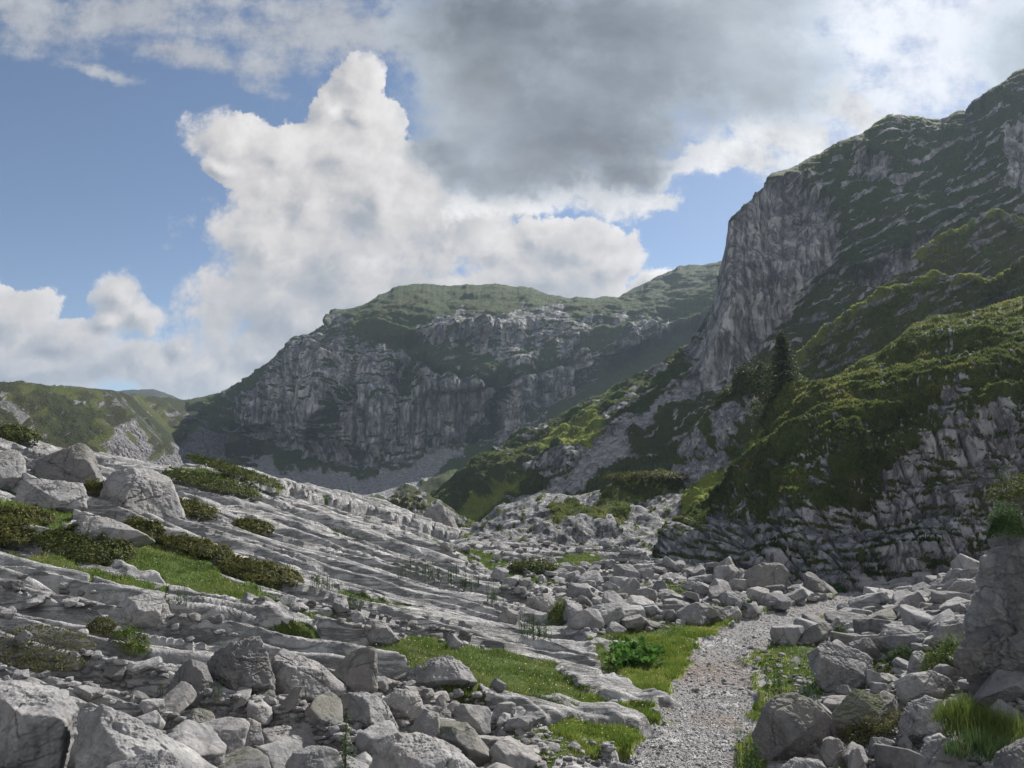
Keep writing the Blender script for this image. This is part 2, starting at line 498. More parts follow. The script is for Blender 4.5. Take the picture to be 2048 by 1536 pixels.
# ------------------------------------------------------------------ ground (foreground pavement, path, talus)
XB = ([0, 10, 13, 16, 20, 29, 47, 90], [2.0, 2.0, 2.6, 2.2, 1.1, -0.5, -5, -9])
XR = ([0, 10, 16, 20, 26, 32, 60], [3.4, 3.7, 6.0, 8.0, 13.5, 18, 30])
PATH = [at(1340, 1700, 7.5), at(1350, 1536, 10.3), at(1395, 1450, 12.3), at(1420, 1390, 13.9), at(1425, 1330, 16.1), at(1455, 1275, 19), at(1540, 1238, 21.5), at(1640, 1210, 24), at(1740, 1188, 26.2),
        at(1640, 1168, 28.5), at(1460, 1140, 33), at(1340, 1115, 38), at(1290, 1095, 43)]
PATH = [(p.x, p.y) for p in PATH]

def sp(x, w=0.5):
    return w * np.logaddexp(0, x / w)

CR_PX = [-900, -300, 0, 200, 300, 480, 600, 750, 900, 960, 1300, 2048, 3000]
CR_PY = [760, 830, 872, 915, 928, 938, 966, 1003, 1050, 1062, 1064, 1000, 900]
CR_Y = [24, 28, 32, 38, 41, 46, 50, 54, 57, 58, 60, 60, 60]
CR_U, CR_V = px2uv(np.array(CR_PX), np.array(CR_PY))

def base_z(x, y):
    u = x / y
    pl = 0.24 * sp(np.interp(y, *XB) - x) * np.clip(0.75 + 0.25 * y / 20, 0, 1.15)
    tal = 0.33 * sp(x - np.interp(y, *XR), 0.7) * sstep(y, 0, 14) * (1 - sstep(y, 40, 60))
    z = pl + tal
    yc = np.interp(u, CR_U, CR_Y); zc = CAMZ + np.interp(u, CR_U, CR_V) * yc
    xc = u * yc
    plc = 0.24 * sp(np.interp(yc, *XB) - xc) * np.clip(0.75 + 0.25 * yc / 20, 0, 1.15)
    k = y / yc
    w = 1 - sstep(u, 0.12, 0.25)
    z = z + (zc - plc) * sstep(k, 0.45, 1.0) * w
    zb = np.maximum(zc - (y - yc) * 0.30, -7.0)
    z = np.where(k > 1, zb * w + z * (1 - w), z)
    return z

def path_dist(x, y):
    d = np.full(x.shape, 1e9, np.float32)
    for (ax, ay_), (bx, by) in zip(PATH[:-1], PATH[1:]):
        ex, ey = bx - ax, by - ay_
        t = np.clip(((x - ax) * ex + (y - ay_) * ey) / (ex * ex + ey * ey), 0, 1)
        d = np.minimum(d, (x - ax - t * ex) ** 2 + (y - ay_ - t * ey) ** 2)
    return np.sqrt(d)

GRASS = [
 [(200,1100),(290,1085),(380,1105),(470,1160),(600,1210),(700,1250),(640,1255),(560,1232),(480,1205),(400,1185),(330,1165),(250,1130)],
 [(10,1118),(120,1110),(230,1150),(330,1180),(350,1200),(200,1172),(60,1135)],
 [(740,1290),(850,1275),(1000,1298),(1120,1335),(1250,1370),(1340,1400),(1350,1438),(1230,1435),(1100,1412),(960,1405),(860,1375),(800,1330)],
 [(1190,1290),(1280,1275),(1370,1285),(1400,1330),(1350,1400),(1270,1375),(1210,1340)],
 [(1050,1470),(1140,1440),(1240,1440),(1300,1475),(1240,1500),(1150,1515),(1080,1560),(960,1560)],
 [(1530,1285),(1640,1275),(1680,1340),(1640,1400),(1560,1400),(1520,1340)],
 [(1450,1440),(1520,1415),(1560,1450),(1530,1600),(1450,1600)],
 [(870,1112),(950,1098),(1010,1125),(1010,1150),(930,1135)],
 [(1180,1265),(1380,1225),(1490,1215),(1500,1240),(1430,1260),(1330,1295),(1210,1292)],
 [(1470,1225),(1640,1198),(1740,1180),(1760,1188),(1660,1208),(1540,1240)],
 [(870,1080),(960,1062),(980,1075),(900,1095)],[(1010,1150),(1130,1160),(1120,1175),(1000,1165)],[(1190,1240),(1240,1180),(1300,1175),(1290,1200)],[(1480,1140),(1400,1120),(1330,1110),(1280,1090),(1250,1080),(1300,1075),(1400,1100)],[(1090,1120),(1180,1105),(1230,1130),(1120,1140)],[(1330,1170),(1420,1160),(1430,1185),(1350,1190)],
 [(1840,1290),(1930,1285),(1950,1340),(1900,1350),(1850,1320)],
 [(0,1010),(110,1000),(180,1030),(100,1060),(0,1080)],[(340,945),(430,940),(520,985),(440,975)],
 [(370,1100),(470,1115),(590,1165),(560,1170),(440,1130)],
 [(1560,1210),(1640,1195),(1700,1200),(1620,1215)],[(1780,1300),(1800,1290),(1810,1400),(1770,1400)],
]
LIME = [
 [(1210,1290),(1300,1275),(1400,1285),(1400,1330),(1350,1405),(1270,1375),(1230,1340)],
 [(1110,1400),(1240,1400),(1350,1395),(1350,1440),(1230,1440)],[(1110,1440),(1310,1440),(1300,1500),(1150,1510)],
 [(1450,1420),(1540,1400),(1560,1600),(1440,1600)],[(1350,1270),(1420,1235),(1500,1220),(1480,1250),(1400,1280)],[(1480,1220),(1760,1175),(1760,1200),(1540,1245)]]

def build_ground():
    nc = 1150
    us = np.linspace(-1.15, 1.0, nc)
    ys = [3.2]
    while ys[-1] < 66: ys.append(ys[-1] * 1.0029)
    while ys[-1] < 1500: ys.append(ys[-1] * 1.06)
    ys = np.array(ys)
    U, Y = np.meshgrid(us, ys)
    X = U * Y
    Z = base_z(X, Y)
    PX, PY = toPx(X, Y, Z)
    jx = fbm2(PX / 60, PY / 30, 3, 0.6, 5) * 16; jy = fbm2(PX / 60, PY / 30, 3, 0.6, 9) * 8
    PXj, PYj = PX + jx, PY + jy
    near = 1 - sstep(Y, 64, 80)
    veg = np.zeros(X.shape, np.float32)
    for g in GRASS: veg = np.maximum(veg, poly_mask(PXj, PYj, g, 7))
    lime = np.zeros(X.shape, np.float32)
    for g in LIME: lime = np.maximum(lime, poly_mask(PXj, PYj, g, 14))
    pd = path_dist(X, Y) + noise2(X * 1.3, Y * 1.3, 3) * 0.18 + noise2(X * 5, Y * 5, 3) * 0.06
    pw = np.interp(Y, [8, 12, 17, 22, 30, 45], [0.80, 0.72, 0.66, 0.85, 0.8, 0.6])
    pd = pd + fbm2(X * 1.1, Y * 1.1, 4, .6, 71) * .28
    path = 1 - sstep(pd, pw - 0.12, pw + 0.16)
    band = np.zeros(X.shape, np.float32)
    for g in ([(1105,1345),(1130,1336),(1240,1372),(1350,1407),(1345,1416),(1225,1408),(1150,1376)], [(960,1395),(1060,1402),(1200,1416),(1300,1446),(1275,1458),(1160,1448),(1020,1440)],
              [(1290,1300),(1240,1282),(1180,1260),(1120,1262),(1230,1310),(1290,1330)], [(1190,1502),(1215,1494),(1240,1504),(1225,1512)], [(480,1205),(560,1222),(640,1262),(600,1262),(520,1236)], [(200,1120),(300,1150),(330,1172),(260,1150)]):
        band = np.maximum(band, poly_mask(PX + jx * .4, PY + jy * .4, g, 4))
    veg = veg * (1 - path) * (1 - band)
    # pavement on the left, broken rock on the right and behind
    xb = np.interp(Y, *XB)
    pav = sstep(xb - X + noise2(X * .4, Y * .4, 8) * 0.5, -0.6, 0.5)
    pav = np.maximum(pav, sstep(Y, 33, 37) * sstep(1430 - PX, 0, 90))
    far_mid = sstep(PX, 930, 1060) * sstep(Y, 27, 31) * (1 - sstep(Y, 33, 37) * sstep(1420 - PX, 0, 90))
    pav = pav * (1 - far_mid)
    # ribs: long across x, short along y, skewed a little towards the viewer on the right
    wx = fbm2(X * .10, Y * .18, 3, .5, 2)
    c = Y + 0.10 * X + wx * 1.1
    amp = (1 - 0.90 * sstep(veg, 0.3, 0.9)) * (1 - .8 * band)
    def ribs(lx, ly, seed, A, G, gw):
        f1, f2, cid, ox, oy = worley2(X / lx + noise2(X * 2 / lx, Y / ly, seed) * .10, c / ly, seed)
        rh = (cid.astype(np.float32) / 255 - .5)
        edge = f2 - f1
        tilt = -oy * 0.9
        body = sstep(edge, 0, gw)
        return A * (rh + .5 + tilt) * body + G * (body - 1)
    h = ribs(13.0, 1.15, 4, 0.27, 0.09, 0.22) - .13
    h += ribs(16.0, 0.42, 5, 0.105, 0.09, 0.34) * (1 - .4 * sstep(Y, 25, 45))
    h += ribs(9.0, 0.20, 6, 0.028, 0.030, 0.6) * (1 - sstep(Y, 14, 24))
    h += 0.05 * fbm2(X * 0.8, c * 3.0, 4, .55, 12)
    big = fbm2(X * .10 + 3, c * .35, 3, .5, 20) * 0.35 * sstep(Y, 12, 22)
    # broken blocks
    f1, f2, cid, ox, oy = worley2(X / 1.1 + 31, Y / 0.8, 8)
    rh = cid.astype(np.float32) / 255
    blk = 0.30 * (rh - .35) * sstep(f2 - f1, 0, .25) - ox * 0.15 * (rh - .5) + 0.1 * fbm2(X * 2, Y * 2, 3, .6, 4)
    f1, f2, cid2, ox, oy = worley2(X / .42, Y / .34, 9)
    blk += 0.16 * (cid2.astype(np.float32) / 255 - .4) * sstep(f2 - f1, 0, .3)
    flat_gr = 0.05 * fbm2(X * .7, Y * .7, 3, .5, 14) + 0.03 * noise2(X * 3, Y * 3, 2)
    road = 0.02 * fbm2(X * 3, Y * 3, 3, .6, 30) - 0.05
    rgh = blk * (0.55 + 0.45 * sstep(Y, 15, 30))
    D = pav * (h + big) + (1 - pav) * rgh
    D = D * amp + (flat_gr + .03) * (1 - amp) + band * (.12 + .10 * fbm2(X * .8, c * 4, 3, .6, 81))
    D = D * (1 - path) + road * path
    D = D * near
    # upper wall of the crest rib, cut by upright joints
    yc = np.interp(U, CR_U, CR_Y); kk = Y / yc + .012 * fbm2(X * .6, Y * 0, 3)
    mu = sstep(PX, 470, 540) * (1 - sstep(PX, 905, 935))
    joint = worley2(X / 1.1, X * 0 + .5, 12); jt = 1 - sstep(joint[1] - joint[0], 0, .16)
    D = D - mu * (1.25 * (1 - sstep(kk, .925, .932)) * sstep(kk, .70, .90)) - mu * jt * .6 * sstep(kk, .90, .93) * (1 - sstep(kk, .95, .97))
    Zf = Z + D
    # grass collects in the hollows
    low = sstep(-(h + 0.06), 0.02, 0.16) * pav * (fbm2(X * .25, Y * .4, 3, .5, 40) > 0.12)
    veg = np.maximum(veg, low * 0.62 * near)
    edge_g = (1 - sstep(pd - pw, 0.0, 0.9 + 0.5 * noise2(X, Y, 77))) * (1 - path) * 0.65 * (1 - pav)
    veg = np.maximum(veg, edge_g)
    mid = (1 - pav) * (1 - path) * sstep(fbm2(X * .35, Y * .3, 3, .5, 50), 0.05, 0.3) * sstep(-blk, -0.12, 0.1)
    veg = np.maximum(veg, mid * 0.7)
    veg = np.where(Y > 64, np.clip(0.45 + 0.5 * fbm2(X * .03, Y * .03, 3), 0, 1), veg)
    scree = path * (1 - .9 * sstep(fbm2(X * .9, Y * .6, 3, .6, 33), .25, .5))
    dirt = np.maximum(poly_mask(PXj, PYj, [(1340,1330),(1380,1312),(1470,1318),(1500,1345),(1420,1362),(1350,1358)], 16), .7 * path * sstep(fbm2(X * .6, Y * .5, 3, .5, 44), .12, .4))
    groove = sstep(-(h - 0.02), 0.06, 0.26) * pav * amp + (1 - pav) * (1 - path) * sstep(-blk, 0.02, .16) * .7
    V = np.stack([X, Y, Zf], -1).reshape(-1, 3)
    me = mesh_from('ground', V, grid_faces(*X.shape), M_ground, attrs=dict(veg=veg, lime=np.maximum(lime, edge_g > .3), scree=scree, stain=X * 0, dirt=dirt))
    o = tag(link('ground', me), kind='structure')
    return o, dict(X=X, Y=Y, Z=Zf, veg=veg, path=path, pav=pav, lime=lime, PX=PX, PY=PY)
ground, GD = build_ground()

# ------------------------------------------------------------------ lofted hillsides
def catmull(P0, P1, P2, P3, t):
    return 0.5 * ((2 * P1) + (-P0 + P2) * t + (2 * P0 - 5 * P1 + 4 * P2 - P3) * t * t + (-P0 + 3 * P1 - 3 * P2 + P3) * t ** 3)

SHEETS = {}
def loft(name, rows, x0, x1, step, vstep, mat, disp, masks, ridge_noise=3.0, back=1.0):
    """rows: outlines (px, py, distance) from foot to ridge; the back slope is added behind the ridge"""
    cols = np.arange(x0, x1 + .1, step, dtype=np.float64)
    R_ = []
    for r in rows:
        r = np.array(r, float)
        py = np.interp(cols, r[:, 0], r[:, 1]); Yd = np.interp(cols, r[:, 0], r[:, 2])
        k = max(3, int(30 / step)) | 1
        ker = np.hanning(k + 2)[1:-1]; ker /= ker.sum()
        sm = lambda a: np.convolve(np.pad(a, k // 2, mode='edge'), ker, 'valid')
        Yd = sm(Yd)
        if r is not rows[-1] and len(R_) < len(rows) - 1: py = sm(py)
        else: py = py + ridge_noise * fbm2(cols / 38.0, cols * 0 + len(name), 4, .6, 3)
        R_.append((py, Yd))
    K = len(R_)
    hpx = max(np.abs(R_[0][0] - R_[-1][0]).max(), 60)
    nr = int(hpx / vstep)
    out = []
    for i in range(nr + 1):
        q = i / nr * (K - 1); k = min(int(q), K - 2); t = q - k
        g = lambda j, c: R_[min(max(j, 0), K - 1)][c] if 0 <= j < K else (2 * R_[0 if j < 0 else K - 1][c] - R_[1 if j < 0 else K - 2][c])
        tt = t
        py = catmull(g(k - 1, 0), g(k, 0), g(k + 1, 0), g(k + 2, 0), tt)
        Yd = catmull(g(k - 1, 1), g(k, 1), g(k + 1, 1), g(k + 2, 1), tt)
        out.append((cols, py, Yd))
    PX = np.array([o[0] for o in out]); PY = np.array([o[1] for o in out]); YY = np.array([o[2] for o in out])
    u, v = px2uv(PX, PY)
    X = u * YY; Z = CAMZ + v * YY
    zs = Z[-1]; scale = (Z.max() - Z.min())
    for f, dz in ((0.03, 0.004), (0.08, 0.03), (0.2, 0.14), (0.45, 0.40), (0.9, 0.95)):
        yb = YY[nr] + f * scale * 1.1 * back
        X = np.vstack([X, u[nr] * YY[nr] + f * scale * .3]); Z = np.vstack([Z, zs - dz * (zs - Z[0] + 4)])
        YY = np.vstack([YY, yb]); PX = np.vstack([PX, cols]); PY = np.vstack([PY, PY[nr]])
    # normals of the smooth sheet
    def grad(A): return np.gradient(A, axis=0), np.gradient(A, axis=1)
    (xr, xc), (yr, yc), (zr, zc) = grad(X), grad(YY), grad(Z)
    nx = yc * zr - zc * yr; ny = zc * xr - xc * zr; nz = xc * yr - yc * xr
    L = np.sqrt(nx ** 2 + ny ** 2 + nz ** 2) + 1e-9
    nx, ny, nz = nx / L, ny / L, nz / L
    s = np.sign(nz.mean()) or 1
    nx, ny, nz = nx * s, ny * s, nz * s
    mk = masks(PX, PY, X, YY, Z, nz)
    D = disp(X, YY, Z, nz, mk, PX, PY)
    fade = np.ones(X.shape); fade[nr + 2:] = 0.4
    ks = min(26, nr // 4); fade[nr - ks:nr + 2] = np.linspace(1, .22, ks + 2)[:, None]
    D = D * fade
    # keep the skyline: displace mostly sideways near the ridge
    X = X + nx * D; YY = YY + ny * D; Z = Z + nz * D
    V = np.stack([X, YY, Z], -1).reshape(-1, 3)
    z0 = X * 0
    SHEETS[name] = dict(X=X[:nr + 3], Y=YY[:nr + 3], Z=Z[:nr + 3], veg=mk['veg'][:nr + 3], lime=mk.get('lime', z0)[:nr + 3], PX=PX[:nr + 3])
    me = mesh_from(name, V, grid_faces(*X.shape), mat, attrs=dict(veg=mk['veg'], scree=mk.get('scree', z0), stain=mk.get('stain', z0), lime=mk.get('lime', z0)))
    return tag(link(name, me), kind='structure')

def jit(PX, PY, a=14, s=45.0, seed=3):
    return PX + fbm2(PX / s, PY / s, 4, .6, seed) * a, PY + fbm2(PX / s, PY / s, 4, .6, seed + 5) * a

def masks_sum(x, y, polys, soft=8):
    m = np.zeros(x.shape, np.float32)
    for p in polys: m = np.maximum(m, poly_mask(x, y, p, soft))
    return m

def crest_rim_light(PX, PY):  # rim light along the ridge, painted into the plants as yellow-green
    d = PY - PY[-1][None, :]
    return 1 - sstep(d + 14 * fbm2(PX / 20, PY / 20, 3), 2, 20)
# --- far left ridge and the green slope left of the pass
def m_green(PX, PY, X, Y, Z, nz):
    return dict(veg=np.full(X.shape, 0.95))
def d_soft(A, s):
    return lambda X, Y, Z, nz, mk, PX, PY: A * fbm3(X / s, Y / s, Z / s, 5, .55)
loft('distant_hill', [[(60,860,800),(460,860,800)],[(60,800,850),(460,820,850)],
     [(60,790,900),(110,776,900),(140,771,900),(180,777,900),(235,782,900),(265,779,900),(310,779,900),(330,786,900),(360,798,900),(420,815,900),(460,830,900)]],
     60, 460, 3, 3, M_far, d_soft(4, 40), m_green, 1.0)

def m_left(PX, PY, X, Y, Z, nz):
    x, y = jit(PX, PY, 12, 40)
    rock = masks_sum(x, y, [[(0,785),(30,800),(90,870),(60,860),(0,850)],[(130,795),(160,800),(175,820),(150,820)],[(195,805),(290,805),(320,845),(300,850),(230,825)],[(-300,760),(0,790),(40,830),(-300,900)]], 10)
    scree = masks_sum(x, y, [[(215,860),(270,850),(300,920),(320,960),(250,960),(225,920)],[(300,930),(400,850),(460,880),(440,940),(330,960)]], 8)
    scree = np.maximum(scree, masks_sum(PX, PY, [[(395,835),(425,838),(460,870),(455,880),(420,850)],[(320,825),(400,835),(400,839),(320,830)]], 2))
    v = 0.80 - 0.33 * rock + 0.40 * fbm2(PX / 22, PY / 11, 5, .65, 2)
    return dict(veg=v * (1 - scree), scree=scree, lime=0.25 * sstep(fbm2(PX / 60, PY / 40, 3, .5, 8), 0, .4))
loft('left_hill', [
 [(-500,1010,90),(0,975,110),(200,975,140),(350,970,210),(450,960,260),(600,960,280)],
 [(-500,900,98),(0,905,120),(200,905,155),(330,905,230),(450,895,290),(600,880,320)],
 [(-500,810,105),(0,835,132),(200,840,175),(330,850,270),(450,840,340),(600,800,370)],
 [(-500,690,130),(-200,740,150),(0,762,160),(50,765,165),(90,771,175),(165,776,195),(230,785,225),(300,793,290),(340,795,330),(375,803,370),(480,800,400),(600,790,420)]],
 -500, 600, 2.5, 2.5, M_far, lambda X, Y, Z, nz, mk, PX, PY: 2.6 * fbm3(X / 16, Y / 16, Z / 12, 6, .58), m_left, 1.5)

# --- main mountain with the grey wall
def m_main(PX, PY, X, Y, Z, nz):
    x, y = jit(PX, PY, 16, 50)
    rock = masks_sum(x, y, [
      [(552,895),(556,800),(600,735),(650,690),(760,690),(830,720),(900,760),(985,770),(1010,810),(965,870),(900,885),(830,915),(770,945),(700,935),(640,925)],
      [(830,650),(900,628),(1130,612),(1150,640),(1085,690),(1060,722),(930,705),(860,685)],
      [(1010,830),(1040,760),(1110,745),(1200,700),(1250,705),(1180,790),(1080,870),(950,915)],
      [(1100,690),(1170,630),(1330,630),(1340,660),(1290,690),(1160,725)],
      [(490,790),(560,735),(600,700),(655,665),(640,740),(560,800),(545,860),(470,850)],
      [(655,625),(700,630),(690,680),(640,700)],[(575,700),(592,672),(640,668),(620,700)]], 9)
    green = masks_sum(x, y, [
      [(690,650),(790,640),(850,700),(960,755),(1000,735),(1040,740),(1010,800),(985,770),(900,735),(830,715),(760,680)],
      [(740,610),(830,565),(1140,590),(1240,590),(1150,612),(1100,604),(930,618),(800,632),(745,640)],
      [(990,790),(1040,760),(1000,860),(940,920),(920,920)],[(620,890),(680,800),(720,780),(690,860),(650,910)],
      [(770,760),(850,720),(830,790),(790,800)],[(560,720),(600,690),(640,668),(600,720)],[(1140,700),(1200,640),(1250,650),(1200,720)],
      [(790,1010),(880,960),(950,905),(1010,890),(960,1070),(760,1070)],[(1150,600),(1450,530),(1450,600),(1340,640),(1160,620)],[(1180,720),(1400,640),(1400,760),(1060,900)]], 7)
    scree = masks_sum(x, y, [[(430,920),(470,900),(560,935),(700,955),(780,950),(880,905),(940,890),(880,945),(790,990),(700,1000),(580,970),(470,950)],
                             [(440,905),(560,840),(562,846),(470,912)],[(440,890),(470,888),(540,918),(560,935),(530,925),(460,903)],[(390,960),(450,870),(480,880),(430,960)]], 7)
    v = 0.55 + 0.6 * (green - rock) + 0.35 * fbm2(PX / 24, PY / 10, 5, .6, 2) + 0.5 * (nz - .45)
    v = v + .75 * rock * sstep(fbm2(PX / 40, (PY + .12 * PX) / 7, 4, .6, 71), .22, .42) + .5 * rock * sstep(fbm2(PX / 30, PY / 22, 4, .6, 33), .25, .5)
    st = masks_sum(x, y, [[(820,790),(870,780),(870,870),(850,880),(845,810)],[(905,790),(930,780),(940,860),(915,860)],[(700,930),(730,860),(760,760),(770,800),(740,930)],[(890,735),(985,775),(975,800),(890,770)]], 8)
    return dict(veg=v * (1 - scree), scree=scree, stain=np.clip(0.75 * st * sstep(fbm2(PX / 9, PY / 80, 3) + .3, 0, .5) + .55 * rock * sstep(fbm2(PX / 13, PY / 150, 4, .6, 9), .12, .4), 0, 1), rock=rock, green=green)
def d_main(X, Y, Z, nz, mk, PX, PY):
    st = Z * 1.0 + X * 0.10 + 3 * fbm3(X / 40, Y / 40, Z / 40, 2)
    steep = 1 - sstep(nz, .45, .8)
    flute = fbm3(X / 7, Y / 30, Z / 55, 5, .55) * 3.0 + .8 * np.abs(fbm3(X / 2.2, Y / 10, Z / 18, 3, .6))
    led = (np.abs(((st / 7.0) % 1) - .5) * 2) ** 2 * 1.1 + (np.abs(((st / 2.3) % 1) - .5) * 2) ** 3 * .5
    led = led * (0.4 + 0.9 * sstep(fbm3(X / 25, Y / 25, Z / 10, 3), -.2, .4)) * (1 - .55 * mk['rock'])
    hum = 1.8 * fbm3(X / 14, Y / 14, Z / 8, 5, .55)
    niche = poly_mask(PX, PY, [(855,900),(845,800),(860,785),(935,782),(990,770),(1000,800),(960,870),(900,890)], 7)
    butt = 7 * fbm3(X / 34, Y / 60, Z / 120, 3, .5) + 6 * (np.abs(fbm3(X / 22 + Z / 90, Y / 60, Z / 160, 3, .5)) - .3) + 5.5 * (mk['rock'] - mk['green'])
    butt = butt * (1 - np.exp(-((PX - 685) / 55.0) ** 2) * (PY < 720)); led = led * (1 - .8 * np.exp(-((PX - 685) / 55.0) ** 2) * (PY < 700))
    scr = mk['scree']
    sdisp = .35 * fbm3(X / 3, Y / 3, Z / 3, 4, .7)
    return (steep * (flute + led + butt) + (1 - steep) * (hum + led * .8) - niche * 5.0) * (1 - scr) + scr * sdisp
loft('main_mountain', [
 [(330,970,215),(450,1000,215),(560,1015,210),(760,1050,180),(900,1065,170),(1100,1050,190),(1300,980,250),(1540,880,320)],
 [(330,905,290),(450,890,300),(520,898,300),(560,898,290),(640,928,278),(760,945,268),(820,922,270),(900,905,275),(960,900,280),(1050,860,285),(1150,805,292),(1300,720,315),(1450,650,340),(1540,620,350)],
 [(330,860,320),(450,842,318),(500,824,310),(560,805,300),(640,795,287),(760,790,278),(900,770,282),(1000,760,288),(1100,730,295),(1250,675,318),(1350,645,335),(1450,600,350),(1540,580,360)],
 [(330,830,340),(450,812,338),(500,782,325),(560,742,312),(600,708,305),(650,684,296),(760,695,290),(850,690,292),(950,695,300),(1050,680,308),(1150,650,318),(1300,620,340),(1450,570,365),(1540,550,370)],
 [(330,815,355),(450,802,350),(500,765,340),(560,718,328),(600,690,322),(650,655,312),(700,638,310),(760,630,308),(850,626,312),(950,622,318),(1100,615,335),(1250,608,360),(1330,598,375),(1450,550,390),(1540,530,390)],
 [(330,806,380),(385,797,380),(440,785,380),(470,770,375),(500,755,365),(560,705,358),(578,684,352),(590,671,348),(640,667,345),(652,648,342),(659,621,340),(666,617,340),(700,618,345),(722,612,352),(745,600,360),(790,575,380),(830,568,390),(900,571,395),(990,568,400),(1060,575,400),(1100,588,400),(1140,598,400),(1240,592,405),(1255,582,410),(1300,562,415),(1330,547,418),(1355,533,420),(1400,529,425),(1445,520,430),(1540,500,430)]],
 330, 1540, 1.8, 1.8, M_cliff, d_main, m_main, 2.5)

# --- right mountain with the tall buttress
def m_right(PX, PY, X, Y, Z, nz):
    x, y = jit(PX, PY, 14, 45)
    rock = masks_sum(x, y, [
      [(1455,445),(1500,395),(1535,368),(1570,355),(1600,400),(1650,420),(1670,490),(1640,540),(1590,620),(1540,680),(1460,770),(1370,800),(1395,680),(1430,600),(1440,530)],
      [(1690,335),(1790,330),(1770,370),(1700,365)],[(1700,570),(1850,480),(1860,505),(1800,560),(1740,590)],[(2010,270),(2200,230),(2200,400),(2010,400)],
      [(1290,650),(1340,620),(1350,680),(1300,700)]], 8)
    green = masks_sum(x, y, [[(1580,620),(1680,500),(1750,440),(1700,560),(1560,700)]], 8)
    scree = masks_sum(x, y, [[(1180,900),(1250,850),(1400,740),(1370,790),(1310,830),(1240,880),(1290,930),(1150,960),(1080,1000)],[(1250,850),(1370,780),(1390,790),(1290,860)],[(1000,1010),(1180,930),(1240,940),(1100,1000)]], 7)
    lime = masks_sum(x, y, [[(1120,890),(1190,820),(1215,850),(1195,905),(1130,910)],[(895,1040),(950,985),(1045,945),(1030,975),(960,1050)],[(1050,890),(1140,850),(1180,820),(1170,880),(1090,905)]], 8)  # sunlit patches of the foot slope, put into the plant colour
    v = 0.80 - 0.85 * rock + 0.35 * green + 0.30 * fbm2(PX / 22, PY / 12, 5, .6, 12) + 0.35 * (nz - .5)
    v = v - .75 * sstep(fbm2(PX / 80, (PY + .42 * PX) / 13, 4, .6, 17), .22, .42) * sstep(1000 - PY, 0, 200) + .30 * rock * sstep(fbm2(PX / 30, (PY + .3 * PX) / 8, 3, .6, 18), .25, .45)
    rb = masks_sum(x, y, [[(1030,920),(1130,900),(1200,930),(1100,960)],[(1200,840),(1230,830),(1240,880),(1190,890)]], 10)
    v = v - .5 * rb + lime * .5
    return dict(veg=v * (1 - scree), scree=scree, rock=rock, lime=np.maximum(lime, .45 * crest_rim_light(PX, PY) * sstep(PX, 1560, 1640)), stain=.6 * rock * sstep(fbm2(PX / 11, PY / 130, 4, .6, 19), .12, .38))
def d_right(X, Y, Z, nz, mk, PX, PY):
    rock = mk['rock']
    flute = fbm3(X / 4, Y / 12, Z / 40, 5, .55) * 1.5 + 2.2 * fbm3(X / 14, Y / 20, Z / 60, 2)
    st = Z + X * .12 + 1.5 * fbm3(X / 20, Y / 20, Z / 20, 2)
    led = (np.abs(((st / 4.0) % 1) - .5) * 2) ** 2
    hum = 2.0 * fbm3(X / 15, Y / 15, Z / 9, 2, .5) + 1.1 * np.abs(fbm3(X / 6, Y / 6, Z / 3.5, 4, .6)) + led * .9 * sstep(fbm3(X / 12, Y / 12, Z / 12, 2), -.1, .4)
    ridge = 3.0 * (1 - np.abs(fbm3((X - Z * .9) / 26, Y / 40, 2.5, 3, .5))) * sstep(Z, 18, 40)
    return rock * (flute + led * .5) * (.35 + .65 * sstep(PX, 1450, 1530)) + (1 - rock) * (hum + ridge) * (1 - .8 * mk['scree']) * (1 - .9 * np.exp(-((PX - 1425) / 45.0) ** 2) * (PY < 770)) + .25 * mk['scree'] * fbm3(X, Y, Z, 3, .7)
loft('right_mountain', [
 [(840,1075,130),(1000,1062,105),(1150,1060,90),(1300,1050,84),(1500,1000,84),(1700,930,88),(2048,850,92),(2500,800,95)],
 [(840,1045,134),(950,1000,118),(1050,950,108),(1200,900,106),(1350,850,105),(1500,820,105),(1700,740,110),(2048,650,112),(2500,600,112)],
 [(840,1025,140),(950,958,128),(1080,895,122),(1200,845,120),(1300,800,122),(1370,782,124),(1450,772,124),(1540,695,128),(1650,600,132),(1750,560,134),(1900,520,136),(2048,480,138),(2500,400,140)],
 [(840,1018,143),(950,938,136),(1080,872,132),(1200,818,131),(1300,765,133),(1370,735,132),(1420,690,128),(1455,600,129),(1540,540,133),(1650,450,140),(1750,420,145),(1900,380,148),(2048,340,150),(2500,260,150)],
 [(840,1012,146),(900,955,145),(930,930,146),(1000,895,148),(1080,852,150),(1200,795,155),(1300,742,160),(1370,702,160),(1400,660,155),(1430,600,146),(1440,540,143),(1452,490,140),(1458,445,139),(1466,436,139),(1500,402,142),(1512,385,144),(1530,370,146),(1548,352,150),(1570,346,155),(1600,335,160),(1650,310,166),(1680,290,168),(1733,270,172),(1755,250,173),(1780,233,174),(1830,236,177),(1880,246,179),(1905,236,180),(1920,226,180),(1932,240,180),(1945,222,180),(1960,200,181),(2010,165,183),(2035,150,184),(2060,140,184),(2200,60,186),(2500,-60,190)]],
 840, 2500, 1.8, 1.9, M_cliff, d_right, m_right, 2.0)

